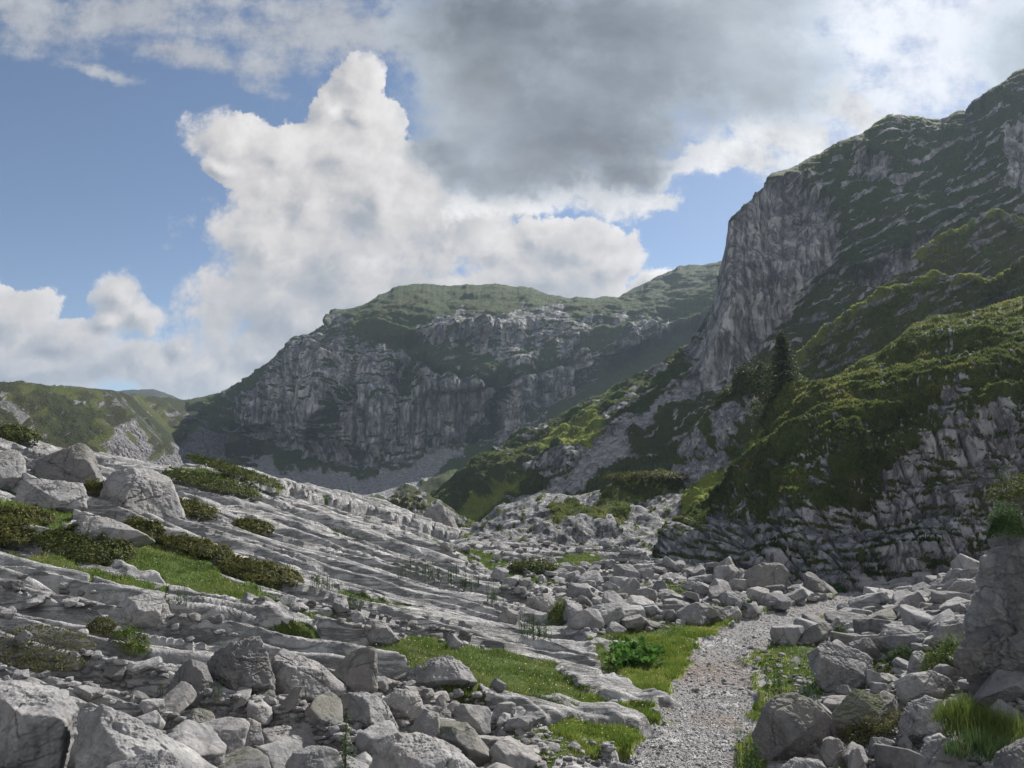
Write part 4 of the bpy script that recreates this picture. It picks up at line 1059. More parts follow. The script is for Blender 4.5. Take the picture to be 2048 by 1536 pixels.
HERO = [
 # left foreground
 ('huge boulder in the bottom left corner with a flat pale top and dark front face', [(-60,1372),(60,1359),(160,1368),(192,1392),(150,1450),(120,1600),(-80,1600)], 6.9, M_rock, 6, [(-.1,-.98,-.05),(.3,-.9,.1)], .07),
 ('huge ridged boulder at the bottom edge, its long pale back sloping down to the right', [(60,1530),(95,1440),(170,1385),(222,1392),(300,1445),(400,1490),(470,1520),(480,1640),(40,1640)], 6.2, M_rock, 6, [(-.7,-.7,-.02),(.25,-.75,.62)], .09),
 ('pale slab with a broken left edge lying along the bottom edge of the photo', [(215,1530),(262,1496),(350,1500),(455,1524),(500,1650),(200,1650)], 5.6, M_rock_pale, 6, [(-.5,-.8,.2),(.2,-.6,.8)], .08),
 ('rounded grey boulder leaning against the left side of the tall dark boulder', [(322,1378),(340,1335),(372,1317),(408,1328),(427,1368),(418,1398),(388,1410),(345,1407)], None, M_rock_dark, 6, None, .05),
 ('tall dark brown boulder with a rough fluted face standing above the rubble', [(408,1345),(430,1300),(460,1284),(518,1271),(538,1315),(546,1355),(520,1378),(470,1388),(425,1388)], None, M_rock_dark, 6, [(-.6,-.75,.1),(.6,-.75,.25),(.1,-.9,.3)], .12),
 ('broad tilted slab boulder between the tall dark boulder and the upright square block', [(538,1372),(545,1318),(562,1293),(640,1328),(690,1372),(684,1396),(620,1392),(555,1385)], None, M_rock, 6, [(.1,-.75,.65),(-.5,-.8,.2)], .05),
 ('upright square block with a smooth dark face and a thin sunlit right edge', [(652,1337),(700,1301),(742,1295),(753,1302),(753,1384),(700,1383),(680,1362)], None, M_rock_dark, 6, [(-.12,-1,.05),(-.35,-.9,.3)], .035),
 ('big angular boulder with a pale flat top, just below the upright square block', [(663,1425),(690,1387),(755,1386),(782,1415),(828,1455),(800,1472),(745,1466),(675,1440)], None, M_rock, 6, [(-.6,-.75,.1),(.2,-.5,.85)], .05),
 ('pale upright egg-shaped stone standing in the rubble', [(464,1482),(478,1452),(500,1436),(520,1448),(527,1490),(508,1509),(478,1506)], None, M_rock_pale, 5, None, .03),
 ('dark cracked slab below the rounded grey boulder', [(312,1415),(360,1406),(425,1424),(472,1462),(462,1486),(400,1480),(335,1440)], None, M_rock_dark, 6, [(-.2,-.8,-.4),(.2,-.6,.8)], .10),
 ('flat wedge of rock just above the pale egg-shaped stone', [(388,1404),(440,1397),(500,1412),(496,1428),(462,1440),(420,1428)], None, M_rock, 5, [(0,-.9,.1),(.1,-.5,.9)], .04),
 ('small tilted slab with a dark side, leaning in front of the broad tilted slab boulder', [(548,1412),(588,1372),(611,1374),(600,1400),(565,1427)], None, M_rock_dark, 5, None, .05),
 ('small wedge boulder at the foot of the tall dark boulder', [(438,1404),(478,1371),(508,1373),(495,1402),(455,1412)], None, M_rock, 5, None, .04),
 ('low grey boulder right of the pale egg-shaped stone', [(508,1500),(520,1462),(560,1450),(625,1462),(645,1500),(590,1515)], None, M_rock, 5, None, .07),
 ('rough boulder at the bottom edge left of the small spruce sapling', [(560,1545),(590,1500),(625,1488),(672,1500),(700,1560),(560,1580)], 6.9, M_rock, 5, None, .08),
 ('broad pitted boulder at the bottom edge right of the small spruce sapling', [(748,1500),(785,1470),(850,1466),(905,1490),(945,1530),(950,1600),(740,1600)], 7.2, M_rock, 6, None, .08),
 ('long dark slab leaning down to the right at the bottom edge', [(870,1455),(885,1430),(938,1448),(978,1492),(985,1540),(930,1520)], None, M_rock_dark, 5, [(-.6,-.7,-.2),(.4,-.6,.6)], .05),
 ('narrow boulder wedged left of the long dark slab', [(826,1450),(848,1418),(882,1428),(880,1475),(845,1492)], None, M_rock, 5, None, .05),
 ('ridged boulder behind the narrow wedged boulder', [(770,1395),(800,1376),(835,1385),(850,1418),(830,1440),(795,1428)], None, M_rock, 5, None, .08),
 ('lone boulder with a dark hollow beneath it, on the ribbed slab above the foreground rocks', [(228,1222),(248,1197),(295,1187),(325,1194),(347,1240),(332,1254),(290,1248),(245,1240)], None, M_rock, 6, [(-.5,-.8,-.15),(.5,-.7,.4)], .05),
 ('fluted rounded boulder on the ribbed slab at the left tip of the meadow', [(718,1262),(742,1238),(768,1243),(792,1272),(765,1286),(724,1284)], None, M_rock, 5, None, .07),
 ('pointed fluted boulder lying in the meadow', [(826,1350),(858,1316),(898,1311),(966,1356),(900,1364),(850,1366)], None, M_rock, 6, [(-.4,-.8,.3),(.4,-.7,.5)], .08),
 ('small pointed stone on the upper edge of the meadow', [(888,1298),(904,1266),(926,1286),(920,1302)], None, M_rock, 4, None, .04),
 ('small dark cube-shaped stone alone in the grass of the meadow', [(979,1372),(990,1355),(1013,1368),(1008,1384),(984,1384)], None, M_rock_dark, 4, None, .03),
 ('small boulder on the lower end of the ribbed slab above the hollow', [(998,1232),(1012,1215),(1036,1224),(1040,1248),(1008,1246)], None, M_rock, 4, None, .05),
 # upper left
 ('big rounded boulder at the left edge of the photo', [(-60,970),(-50,880),(10,884),(42,905),(62,940),(52,985)], None, M_rock, 6, None, .06),
 ('massive dark-faced boulder on the crest at the upper left', [(68,950),(76,905),(108,886),(150,880),(190,905),(204,950),(150,975),(90,975)], None, M_rock_dark, 6, [(-.2,-.98,.1),(.5,-.8,.2)], .06),
 ('pale ledge boulder under the massive dark-faced boulder', [(0,1000),(30,965),(100,958),(168,968),(178,995),(100,1022)], None, M_rock, 6, None, .10),
 ('long whaleback boulder with a shaded left flank beside the gully of shrubs', [(165,1018),(186,945),(236,916),(300,930),(350,955),(405,985),(380,1008),(300,1022),(200,1030)], None, M_rock, 6, [(-.5,-.85,.05),(.2,-.6,.75)], .08),
 ('low humped boulder behind the dark shrub on the left', [(58,1090),(92,1050),(150,1030),(225,1036),(300,1075),(240,1098),(140,1100)], None, M_rock, 6, None, .07),
 # right of the path
 ('largest pale boulder right of the path, with a broad flat sunlit top', [(1611,1296),(1640,1283),(1690,1290),(1742,1314),(1750,1372),(1712,1388),(1650,1380),(1622,1340)], None, M_rock_pale, 6, [(0,-.45,.9),(.1,-.7,.7),(-.2,-.9,-.1)], .06),
 ('squat block with a dark left side above the largest pale boulder', [(1598,1284),(1602,1262),(1648,1242),(1664,1256),(1670,1288),(1630,1292)], None, M_rock_dark, 5, [(-.6,-.7,.0),(.3,-.6,.7)], .05),
 ('dark slab leaning behind the right end of the largest pale boulder', [(1688,1290),(1738,1274),(1764,1312),(1760,1335),(1722,1318)], None, M_rock_dark, 5, None, .04),
 ('big striped boulder with a dark overhung foot at the right edge of the path', [(1508,1468),(1530,1410),(1560,1385),(1608,1391),(1662,1436),(1648,1480),(1570,1520),(1512,1510)], None, M_rock_dark, 6, [(-.7,-.65,.05),(.5,-.7,.5)], .07),
 ('pale wedge boulder with moss in its hollow right of the big striped boulder', [(1636,1470),(1685,1402),(1710,1378),(1762,1388),(1812,1405),(1800,1442),(1745,1470),(1680,1492)], None, M_rock_moss, 6, [(-.4,-.7,.5),(.2,-.6,.7)], .07),
 ('blocky boulder with a flat dark front between the grass strip and the tall outcrop', [(1788,1362),(1815,1348),(1858,1340),(1892,1352),(1915,1388),(1868,1412),(1800,1400)], None, M_rock, 6, [(-.25,-.95,.1),(.2,-.5,.8)], .06),
 ('rounded fissured boulder below the blocky dark-fronted boulder', [(1796,1446),(1815,1405),(1850,1393),(1885,1402),(1892,1445),(1862,1490),(1808,1482)], None, M_rock, 6, None, .09),
 ('small upright stone at the bottom right of the big striped boulder', [(1638,1512),(1648,1470),(1686,1480),(1692,1528),(1655,1535)], None, M_rock, 5, None, .06),
 ('small blocky stone with a pale flat top near the bottom edge right of the path', [(1732,1508),(1742,1475),(1778,1474),(1798,1492),(1796,1524),(1755,1524)], None, M_rock, 5, None, .05),
 ('big smooth boulder at the bottom edge under the grass tussocks', [(1828,1540),(1845,1488),(1890,1474),(1930,1490),(1940,1620),(1825,1620)], 8.4, M_rock, 6, None, .05),
 ('flat boulder at the bottom edge beside the weeds on the right of the path', [(1546,1545),(1590,1515),(1640,1520),(1660,1550),(1650,1600),(1545,1600)], 8.9, M_rock, 5, None, .06),
 ('thin upright spike of rock at the bottom edge right of the path', [(1688,1580),(1700,1505),(1716,1493),(1732,1530),(1740,1590)], 8.5, M_rock_pale, 5, None, .05),
 ('sunlit sloping slab leaning on the foot of the tall outcrop at the right edge', [(1925,1410),(1955,1368),(2000,1335),(2070,1300),(2090,1380),(1990,1420)], None, M_rock, 6, [(-.2,-.6,.75),(-.6,-.7,.1)], .05),
 ('reddish grey rock in the bottom right corner', [(1985,1600),(1992,1505),(2030,1478),(2100,1470),(2110,1620)], 7.4, M_rock_dark, 6, None, .10),
 ('small grey stone left of the grass tussocks', [(1882,1452),(1892,1402),(1920,1394),(1944,1415),(1940,1455)], None, M_rock_dark, 5, None, .06),
 ('narrow standing stone on the grass left of the mossy bank', [(1815,1345),(1822,1305),(1848,1300),(1862,1335),(1850,1352)], None, M_rock, 5, None, .06),
 ('tall square block beside the far bend of the path', [(1427,1176),(1428,1136),(1464,1129),(1481,1146),(1479,1180),(1445,1182)], None, M_rock, 5, [(-.15,-1,.05),(.5,-.8,.1)], .03),
 ('wide cracked boulder right of the tall square block', [(1484,1178),(1490,1142),(1520,1126),(1560,1124),(1578,1150),(1572,1182),(1530,1186)], None, M_rock_dark, 5, None, .08),
 ('wedge boulder at the end of the rock pile where the path bends', [(1604,1186),(1612,1142),(1630,1146),(1656,1180),(1654,1196),(1620,1196)], None, M_rock_dark, 5, None, .05),
 ('long low boulder in front of the tall square block', [(1436,1204),(1452,1180),(1490,1186),(1522,1206),(1500,1216),(1450,1214)], None, M_rock, 5, None, .06),
 ('broad grey slab high on the talus left of the tall outcrop', [(1888,1112),(1900,1074),(1948,1065),(1984,1082),(1986,1112),(1930,1126)], None, M_rock_dark, 5, [(-.1,-.7,.6),(.1,-.8,.3)], .06),
 ('low boulder with a dark notch beside the foot of the tall outcrop', [(1862,1278),(1880,1244),(1930,1236),(1958,1255),(1955,1285),(1900,1294)], None, M_rock, 5, None, .08),
 ('block beyond the end of the ribbed crest with shrub on top', [(845,1052),(852,1018),(880,1008),(902,1022),(916,1058),(880,1062)], 58, M_rock_moss, 5, None, .07),
 ('tilted angular block at the left foot of the knoll', [(972,1040),(990,1014),(1010,1004),(1026,1020),(1012,1046)], 57, M_rock, 5, None, .05),
 ('smooth hump of rock left of the small round bush in the hollow', [(1046,1225),(1056,1196),(1088,1186),(1112,1202),(1108,1226)], None, M_rock, 5, None, .06),
 ('long boulder with a cracked side right of the small round bush', [(1140,1262),(1152,1226),(1196,1208),(1240,1206),(1252,1236),(1205,1262)], None, M_rock, 5, None, .08),
 ('pair-shaped smooth boulder in the row of rocks left of the path', [(1346,1244),(1358,1214),(1396,1204),(1424,1222),(1420,1246),(1380,1252)], None, M_rock, 5, None, .06),
 ('rounded boulder at the right end of the row of rocks left of the path', [(1388,1238),(1404,1210),(1444,1214),(1460,1240),(1420,1250)], None, M_rock_dark, 5, None, .06),
]
hero_xy = []
for i, (lab, poly, Y, mt, lv, fr, rg) in enumerate(HERO):
    o = outline_boulder('boulder', lab, poly, Y, mt, lv, 60, rg * .8, .80, fr, seed=i + 3)
    hero_xy.append((o.location.x, o.location.y, .4 * np.ptp(np.array(poly)[:, 0]) * o.location.y / FPX))
# ---- tall outcrop at the right edge
outc = bpy.data.objects.new('rock_outcrop', None); COL.objects.link(outc)
outc.location = at(2000, 1385, 11.6)
tag(outc, 'tall leaning rock outcrop with a cracked shaded face and a grassy cap', 'rock outcrop')
for i, (poly, Yb) in enumerate([
   ([(1975,1085),(1980,1018),(2020,975),(2100,945),(2230,940),(2230,1120),(1996,1128)], 11.9),
   ([(1957,1172),(1966,1112),(1992,1082),(2100,1075),(2230,1080),(2230,1230),(1975,1238)], 11.5),
   ([(2040,1080),(2080,1040),(2240,1030),(2240,1330),(2060,1320),(2020,1200)], 10.9),
   ([(1936,1262),(1950,1200),(1985,1165),(2230,1170),(2230,1330),(1960,1335)], 11.7),
   ([(1918,1326),(1930,1268),(1975,1240),(2080,1240),(2230,1260),(2230,1400),(1952,1384)], 11.3)]):
    b_ = outline_boulder('rock_block', None, [(a_ - 14, q_) for a_, q_ in poly], Yb, [M_rock_dark, M_rock][i % 2], 6, 60, .10, .50, [(-.5,-.85,-.15),(-.05,-1,-.05),(-.8,-.55,.05)], seed=55 + i, cracks=5, cat=None)
    b_.parent = outc; b_.location = b_.location - outc.location

# ---- scattered rocks: the largest are things of their own, the rest is rubble
BASE_R = []
for k in range(9):
    r = np.random.default_rng(400 + k)
    V, F = carve(4, random_planes(r, .75 + .3 * r.random()), 60, .045, k * 2.1 + .3, 1.4, .012, cracks=1, chips=10)
    V /= np.abs(V).max()
    BASE_R.append(mesh_from('scattered_boulder', V, F, [M_rock, M_rock, M_rock_dark, M_rock][k % 4]))
SMALL = []
for k in range(10):
    r = np.random.default_rng(500 + k)
    V, F = carve(1 if k < 6 else 2, random_planes(r, .7), 60, .03, k * 1.1 + .2, 1.2, .0, chips=4)
    SMALL.append((V / np.abs(V).max(), F))

# region outline, number, smallest and largest radius in metres, area phrase
AREAS = [
 ([(1560,1290),(1700,1230),(1800,1180),(1900,1075),(1985,1070),(1950,1200),(1925,1300),(1800,1300),(1700,1290)], 5200, .05, .48, 'talus'),
 ([(1640,1290),(2048,1290),(2048,1536),(1640,1536)], 700, .05, .30, 'corner'),
 ([(1560,1540),(1600,1480),(1830,1400),(2048,1450),(2048,1600),(1560,1600)], 700, .05, .28, 'corner'),
 ([(1500,1260),(1560,1240),(1640,1300),(1620,1420),(1520,1340)], 150, .03, .14, 'verge'),
 ([(1700,1160),(1960,1100),(1960,1140),(1760,1200)], 900, .10, .45, 'talus'),
 ([(1430,1200),(1420,1140),(1560,1105),(1660,1170),(1690,1185),(1560,1235),(1460,1240)], 900, .10, .55, 'pile'),
 ([(1010,1180),(1250,1110),(1420,1120),(1440,1250),(1200,1270),(1120,1250)], 700, .07, .50, 'hollow'),
 ([(880,1100),(1000,1050),(1300,1080),(1420,1130),(1010,1180)], 350, .08, .40, 'hollow'),
 ([(300,1400),(560,1390),(700,1420),(900,1440),(1040,1500),(1060,1600),(300,1600)], 2200, .035, .34, 'foot'),
 ([(640,1380),(800,1360),(1000,1420),(1100,1460),(1080,1540),(900,1480)], 330, .04, .20, 'foot'),
 ([(0,1290),(300,1330),(420,1400),(300,1430),(0,1370)], 110, .05, .18, 'slab'),
 ([(480,1190),(760,1230),(1000,1300),(700,1260)], 120, .06, .22, 'slab'),
 ([(0,1150),(250,1190),(500,1260),(400,1300),(0,1250)], 40, .08, .20, 'slab'),
 ([(1270,1480),(1500,1480),(1500,1536),(1200,1536)], 60, .02, .06, 'path'),
 ([(1380,1290),(1560,1240),(1560,1300),(1500,1400),(1380,1400)], 160, .025, .09, 'path'),
 ([(1040,1460),(1240,1490),(1200,1560),(1000,1560)], 160, .03, .11, 'verge'),
]
LBL = {'talus': ('angular grey block in the talus between the path and the tall outcrop', 'blocks in the talus right of the path'),
       'corner': ('grey stone among the boulders in the bottom right of the photo', 'stones among the bottom right boulders'),
       'verge': ('small pale stone on the grassy verge of the path', 'stones on the verge of the path'),
       'pile': ('rough grey block in the rock pile left of the far bend of the path', 'blocks in the rock pile at the bend'),
       'hollow': ('grey boulder in the broken rock between the ribbed slab and the path', 'boulders in the broken rock behind the meadow'),
       'foot': ('angular stone in the rubble at the foot of the ribbed slab', 'stones in the rubble below the big boulders'),
       'slab': ('loose stone resting on the ribbed limestone slab', 'loose stones on the ribbed slab'),
       'path': ('flat pale stone embedded in the gravel path', 'flat stones in the path')}
cand = []
for poly, n, r0, r1, area in AREAS:
    P_ = np.array(poly, float)
    k = 0
    X_ = rng.uniform(P_[:, 0].min(), P_[:, 0].max(), n * 4); Y_ = rng.uniform(P_[:, 1].min(), min(P_[:, 1].max(), 1580), n * 4)
    ok = poly_mask(X_.astype(np.float32), Y_.astype(np.float32), poly, 2) > .5
    X_, Y_ = X_[ok][:n], Y_[ok][:n]
    gx, gy, gz, ri, ci = ground_at(X_, Y_)
    onpath = GD['path'][ri, ci] > .3
    for j in range(len(X_)):
        if (onpath[j] and area != 'path') or (area == 'path' and not onpath[j]): continue
        if gy[j] > 62: continue
        rad = r0 * (r1 / r0) ** (rng.random() ** 3.0)
        if any((gx[j] - hx) ** 2 + (gy[j] - hy) ** 2 < (hr + rad * .5) ** 2 for hx, hy, hr in hero_xy) and rad > .1: continue
        cand.append((rad / gy[j], rad, gx[j], gy[j], gz[j], area))
cand.sort(key=lambda c: -c[0])
placed = []
rub_V, rub_F, off, rub_t = [], [], 0, []
for (q, rad, x, y, z, area) in cand:
    big = len(placed) < 240
    sq = (rng.uniform(.75, 1.25), rng.uniform(.6, 1.0), rng.uniform(.45, .85))
    if big:
        if any((x - a) ** 2 + (y - b) ** 2 < (.75 * (rad + c)) ** 2 for a, b, c in placed): continue
        placed.append((x, y, rad))
        o = link('boulder', BASE_R[rng.integers(9)])
        o.location = (x, y, z + rad * sq[2] * .35)
        o.rotation_euler = (rng.normal() * .3, rng.normal() * .3, rng.uniform(0, 6.28))
        o.scale = tuple(rad * s_ for s_ in sq)
        tag(o, LBL[area][0], 'boulder', LBL[area][1])
    else:
        V, F = SMALL[rng.integers(10)]
        a, b = rng.uniform(0, 6.28), rng.normal() * .35
        ca, sa, cb, sb = math.cos(a), math.sin(a), math.cos(b), math.sin(b)
        v = V * np.array(sq) * rad
        v = np.stack([v[:, 0] * ca - v[:, 1] * sa, v[:, 0] * sa + v[:, 1] * ca, v[:, 2]], 1)
        v = np.stack([v[:, 0], v[:, 1] * cb - v[:, 2] * sb, v[:, 1] * sb + v[:, 2] * cb], 1)
        rub_V.append(v + np.array([x, y, z + rad * sq[2] * .3])); rub_F.append(F + off); off += len(V); rub_t.append(np.full(len(V), rng.random() ** 1.5))
tag(link('rubble', mesh_from('rubble', np.vstack(rub_V), np.vstack(rub_F), M_rock, smooth=False, attrs=dict(tone=np.concatenate(rub_t)))), 'small angular grey rubble strewn between the boulders', 'rubble', kind='stuff')

# ---- gravel on the path
def gravel():
    Vb, Fb = ICO[1]
    m = (GD['path'] > .55) & (GD['Y'] < 30)
    idx = np.flatnonzero(m.ravel())
    n = 24000
    w = (GD['Y'].ravel()[idx]) ** -.6
    pick = rng.choice(idx, n, p=w / w.sum())
    x = GD['X'].ravel()[pick] + rng.normal(size=n) * .03; y = GD['Y'].ravel()[pick] + rng.normal(size=n) * .03; z = GD['Z'].ravel()[pick]
    r = .006 * (3.6 ** (rng.random(n) ** 1.6)) * (1 + y / 22)
    V0, F0 = np.array([(1, 0, 0), (-1, 0, 0), (0, 1, 0), (0, -1, 0), (0, 0, 1), (0, 0, -1)], float), np.array([(0, 2, 4), (2, 1, 4), (1, 3, 4), (3, 0, 4), (2, 0, 5), (1, 2, 5), (3, 1, 5), (0, 3, 5)])
    j = 1 + .45 * rng.normal(size=(n, 6, 1)).clip(-1, 1)
    ang = rng.uniform(0, 6.28, n)
    v = V0[None] * j * np.stack([r, r * rng.uniform(.5, 1, n), r * rng.uniform(.3, .6, n)], 1)[:, None, :]
    c, s_ = np.cos(ang)[:, None], np.sin(ang)[:, None]
    v = np.stack([v[..., 0] * c - v[..., 1] * s_, v[..., 0] * s_ + v[..., 1] * c, v[..., 2]], -1) + np.stack([x, y, z + r * .2], 1)[:, None, :]
    F = (F0[None] + (np.arange(n) * 6)[:, None, None]).reshape(-1, 3)
    t = np.repeat(rng.random(n), 6)
    tag(link('gravel', mesh_from('gravel', v.reshape(-1, 3), F, M_gravel, False, dict(tint=t))), 'loose grey gravel and small stones covering the path', 'gravel', kind='stuff')
gravel()

# ---- leaves, grass
def blades(x, y, z, h, w, lean, tint):
    n = len(x)
    a = rng.uniform(0, 6.28, n); la = rng.uniform(0, 6.28, n); ln = lean * rng.random(n)
    dx, dy = np.cos(a) * w / 2, np.sin(a) * w / 2
    tx, ty = x + np.cos(la) * h * ln, y + np.sin(la) * h * ln
    V = np.stack([np.stack([x - dx, y - dy, z], 1), np.stack([x + dx, y + dy, z], 1), np.stack([tx, ty, z + h * np.sqrt(np.maximum(1 - ln ** 2, .1))], 1)], 1).reshape(-1, 3)
    F = np.arange(n * 3).reshape(-1, 3)
    return V, F, np.repeat(tint, 3)

def leaves(P3, N3, size, tint, asp=.5):
    """small bent quads at P3, facing roughly N3"""
    n = len(P3)
    t = rng.normal(size=(n, 3)); t -= (t * N3).sum(1)[:, None] * N3; t /= np.linalg.norm(t, axis=1)[:, None] + 1e-9
    b = np.cross(N3, t)
    s_ = (size * rng.uniform(.6, 1.3, n))[:, None]
    V = np.stack([P3 - t * s_, P3 + b * s_ * asp + N3 * s_ * .1, P3 + t * s_, P3 - b * s_ * asp + N3 * s_ * .1], 1).reshape(-1, 3)
    return V, np.arange(n * 4).reshape(-1, 4), np.repeat(tint, 4)

def grass():
    veg, lime = GD['veg'].ravel(), GD['lime'].ravel()
    Y = GD['Y'].ravel(); X = GD['X'].ravel(); Z = GD['Z'].ravel()
    idx = np.flatnonzero((veg > .5) & (Y < 55) & (np.abs(X / Y) < .75) & (GD['path'].ravel() < .2))
    w = Y[idx] ** .4
    for nm, mat, sel, n, lab in (('grass', M_grass, lime[idx] < .5, 150000, 'short dark green alpine grass between the rocks'), ('fresh_grass', M_lime, lime[idx] >= .5, 60000, 'bright yellow-green grass along the edge of the path')):
        ii = idx[sel]; ww = w[sel]
        p = rng.choice(ii, n, p=ww / ww.sum())
        y = Y[p]
        x = X[p] + rng.normal(size=n) * .002 * y; yy = y + rng.normal(size=n) * .002 * y
        h = (.035 + .05 * rng.random(n) ** 2) * (.8 + y / 40); wd = .0025 * y * rng.uniform(.5, 1.1, n) * .42
        t = np.clip(.48 + .55 * fbm2(x * .8, yy * .8, 4, .6) + .27 * rng.normal(size=n), 0, 1); h = h * np.clip(1 + .9 * fbm2(x * 1.6, yy * 1.6, 3), .4, 2)
        V, F, T = blades(x, yy, Z[p] - .01, h, wd + .004, .8, t)
        tag(link(nm, mesh_from(nm, V, F, mat, False, dict(tint=T))), lab, 'grass', kind='stuff')
    # flowers
    ii = idx[(veg[idx] > .7)]; p = rng.choice(ii, 1100)
    sel = Y[p] < 24; p = p[sel]; n = len(p)
    P3 = np.stack([X[p] + rng.normal(size=n) * .03, Y[p] + rng.normal(size=n) * .03, Z[p] + .07 + .04 * rng.random(n)], 1)
    V, F, T = leaves(P3, np.tile([0, -.5, .86], (n, 1)), .008 + 0 * P3[:, 0], rng.random(n), .9)
    tag(link('meadow_flowers', mesh_from('flowers', V, F, M_petal, False, dict(tint=T))), 'tiny white and yellow flowers dotted through the grass', 'flowers', kind='stuff')
grass()

def mound(name, label, px, py, wpx, hpx, mat, n=4000, leaf=.035, Y=None, group=None, cat='shrub', tall=1.0, depth=.7, tilt=0.0, stems=True, bias=0.0):
    """a shrub: a heap of leaves over short stems, seen at px,py (centre of the foot)"""
    if Y is None:
        gx, gy, gz, _, _ = ground_at(px, min(py, 1535)); c = Vector((float(gx[0]), float(gy[0]), float(gz[0])))
    else:
        c = at(px, py, Y)
    Yc = c.y
    a = wpx / FPX * Yc / 2; b = a * depth; h = hpx / FPX * Yc * tall
    th = rng.uniform(0, 6.28, n); rr = np.sqrt(rng.random(n))
    x = np.cos(th) * rr; y = np.sin(th) * rr
    top = np.sqrt(np.maximum(1 - rr ** 2, 0)) ** .7
    lump = .75 + .45 * fbm2(x * a / (h * .9) + px, y * b / (h * .9) + py, 3, .6)
    zz = top * lump * h * (1 - .45 * rng.random(n) ** 2)
    x = x * a; y = y * b
    gx_ = np.array([ground_z(c.x + xx, c.y + yy_) - c.z if Y is None else 0 for xx, yy_ in zip(x[:400], y[:400])])
    if Y is None and len(gx_) > 10:   # follow the slope of the ground
        A = np.stack([x[:400], y[:400], np.ones(min(n, 400))], 1)
        co = np.linalg.lstsq(A, gx_, rcond=None)[0]
        zz = zz + np.clip(co[0], -.6, .6) * x + np.clip(co[1], -.4, .4) * y
    else:
        zz = zz - tilt * x
    zz = zz + (rng.random(n) > .86) * h * .45 * rng.random(n)
    P3 = np.stack([x, y, zz], 1)
    N3 = np.stack([x / a, y / b, np.full(n, .9)], 1) + rng.normal(size=(n, 3)) * .55
    N3 /= np.linalg.norm(N3, axis=1)[:, None]
    t = np.clip(.45 + .5 * fbm3(P3[:, 0] / h * .8 + px, P3[:, 1] / h * .8, P3[:, 2] / h * .8, 3) + .22 * rng.normal(size=n) + bias, 0, 1)
    V, F, T = leaves(P3, N3, np.full(n, leaf * max(Yc / 22, .5)), t)
    root = bpy.data.objects.new(name, None); COL.objects.link(root); root.location = c
    root.empty_display_size = .2
    tag(root, label, cat, group)
    link('foliage', mesh_from(name + '_foliage', V, F, mat, False, dict(tint=T)), root)
    if stems:
        SV, SF, o_ = [], [], 0
        for k in range(9):
            an = rng.uniform(0, 6.28); q = rng.uniform(.2, .75)
            p0 = np.array([0.25 * a * math.cos(an) * q, .25 * b * math.sin(an) * q, -.05 * h]); p1 = np.array([a * math.cos(an) * q, b * math.sin(an) * q, h * .6])
            v, f = tube([p0, (p0 + p1) / 2 + [0, 0, .1 * h], p1], [.05 * h, .04 * h, .02 * h], 5)
            SV.append(v); SF.append(f + o_); o_ += len(v)
        link('stems', mesh_from(name + '_stems', np.vstack(SV), np.vstack(SF), M_bark), root)
    return root

def tube(pts, rad, k=6):
    pts = np.array(pts, float); V = []
    for i, p in enumerate(pts):
        d = pts[min(i + 1, len(pts) - 1)] - pts[max(i - 1, 0)]; d /= np.linalg.norm(d) + 1e-9
        u = np.cross(d, [0, 1, .3]); u /= np.linalg.norm(u) + 1e-9; v = np.cross(d, u)
        for j in range(k):
            an = 2 * math.pi * j / k
            V.append(p + rad[i] * (math.cos(an) * u + math.sin(an) * v))
    F = [(i * k + j, i * k + (j + 1) % k, (i + 1) * k + (j + 1) % k, (i + 1) * k + j) for i in range(len(pts) - 1) for j in range(k)]
    return np.array(V), np.array(F)

SH = [
 ('dark spreading shrub between the humped boulder and the grass on the left', 172, 1102, 165, 40, M_shrub, 6000),
 ('small olive shrub just right of the dark spreading shrub', 285, 1082, 75, 30, M_dry, 2600),
 ('upper part of the olive mat of shrub trailing down the ribbed slab', 395, 1108, 130, 30, M_dry, 4000),
 ('lower part of the olive mat of shrub trailing down the ribbed slab', 520, 1150, 150, 36, M_dry, 5000),
 ('shrub mat on the ledge right of the whaleback boulder', 365, 1024, 130, 34, M_dry, 4000),
 ('flat shrub on the very crest of the ribbed slab', 470, 950, 170, 22, M_shrub, 4500),
 ('long shrub mat just below the crest', 425, 975, 170, 30, M_shrub, 5000),
 ('shrub mat in the gully right of the massive dark-faced boulder', 195, 990, 50, 40, M_dry, 2600),
 ('shrub capping the boulders in the upper left corner of the rocks', 25, 882, 95, 30, M_shrub, 3000),
 ('upper shrub patch at the left edge of the photo', 30, 1040, 130, 34, M_dry, 4200),
 ('lower shrub patch at the left edge of the photo', 10, 1082, 110, 36, M_dry, 3600),
 ('small shrub in the middle of the ribbed slab', 505, 1060, 75, 16, M_dry, 1500),
 ('small round bush in the hollow between the rocks', 1118, 1248, 48, 36, M_grass, 2200),
 ('dark low bush at the edge of the back meadow', 1070, 1142, 95, 26, M_shrub, 2600),
 ('bush at the foot of the rock pile by the path', 1490, 1232, 40, 30, M_weed, 1500),
 ('pale grey-green bush where the path disappears', 1672, 1184, 34, 24, M_weed, 1200),
 ('rusty brown moss cushion on the slab left of the dark boulders', 205, 1272, 62, 18, M_dry, 1600),
 ('green grassy tuft on the slab left of the dark boulders', 262, 1296, 72, 30, M_grass, 2400),
 ('strip of moss along the crack of the slab at the left edge', 90, 1312, 190, 16, M_dry, 3000),
 ('yellow-brown shrub on the knoll in the middle distance', 1290, 958, 150, 22, M_dry, 3000),
 ('green plant cushion among the stones above the largest pale boulder', 1680, 1284, 36, 26, M_weed, 1300),
 ('mossy green bank beside the foot of the tall outcrop', 1900, 1345, 110, 56, M_grass, 5000),
 ('low green cushion on the grass right of the largest pale boulder', 1798, 1325, 52, 28, M_weed, 1800),
 ('yellowish moss filling the hollow of the pale wedge boulder', 1750, 1480, 130, 50, M_dry, 4200),
]
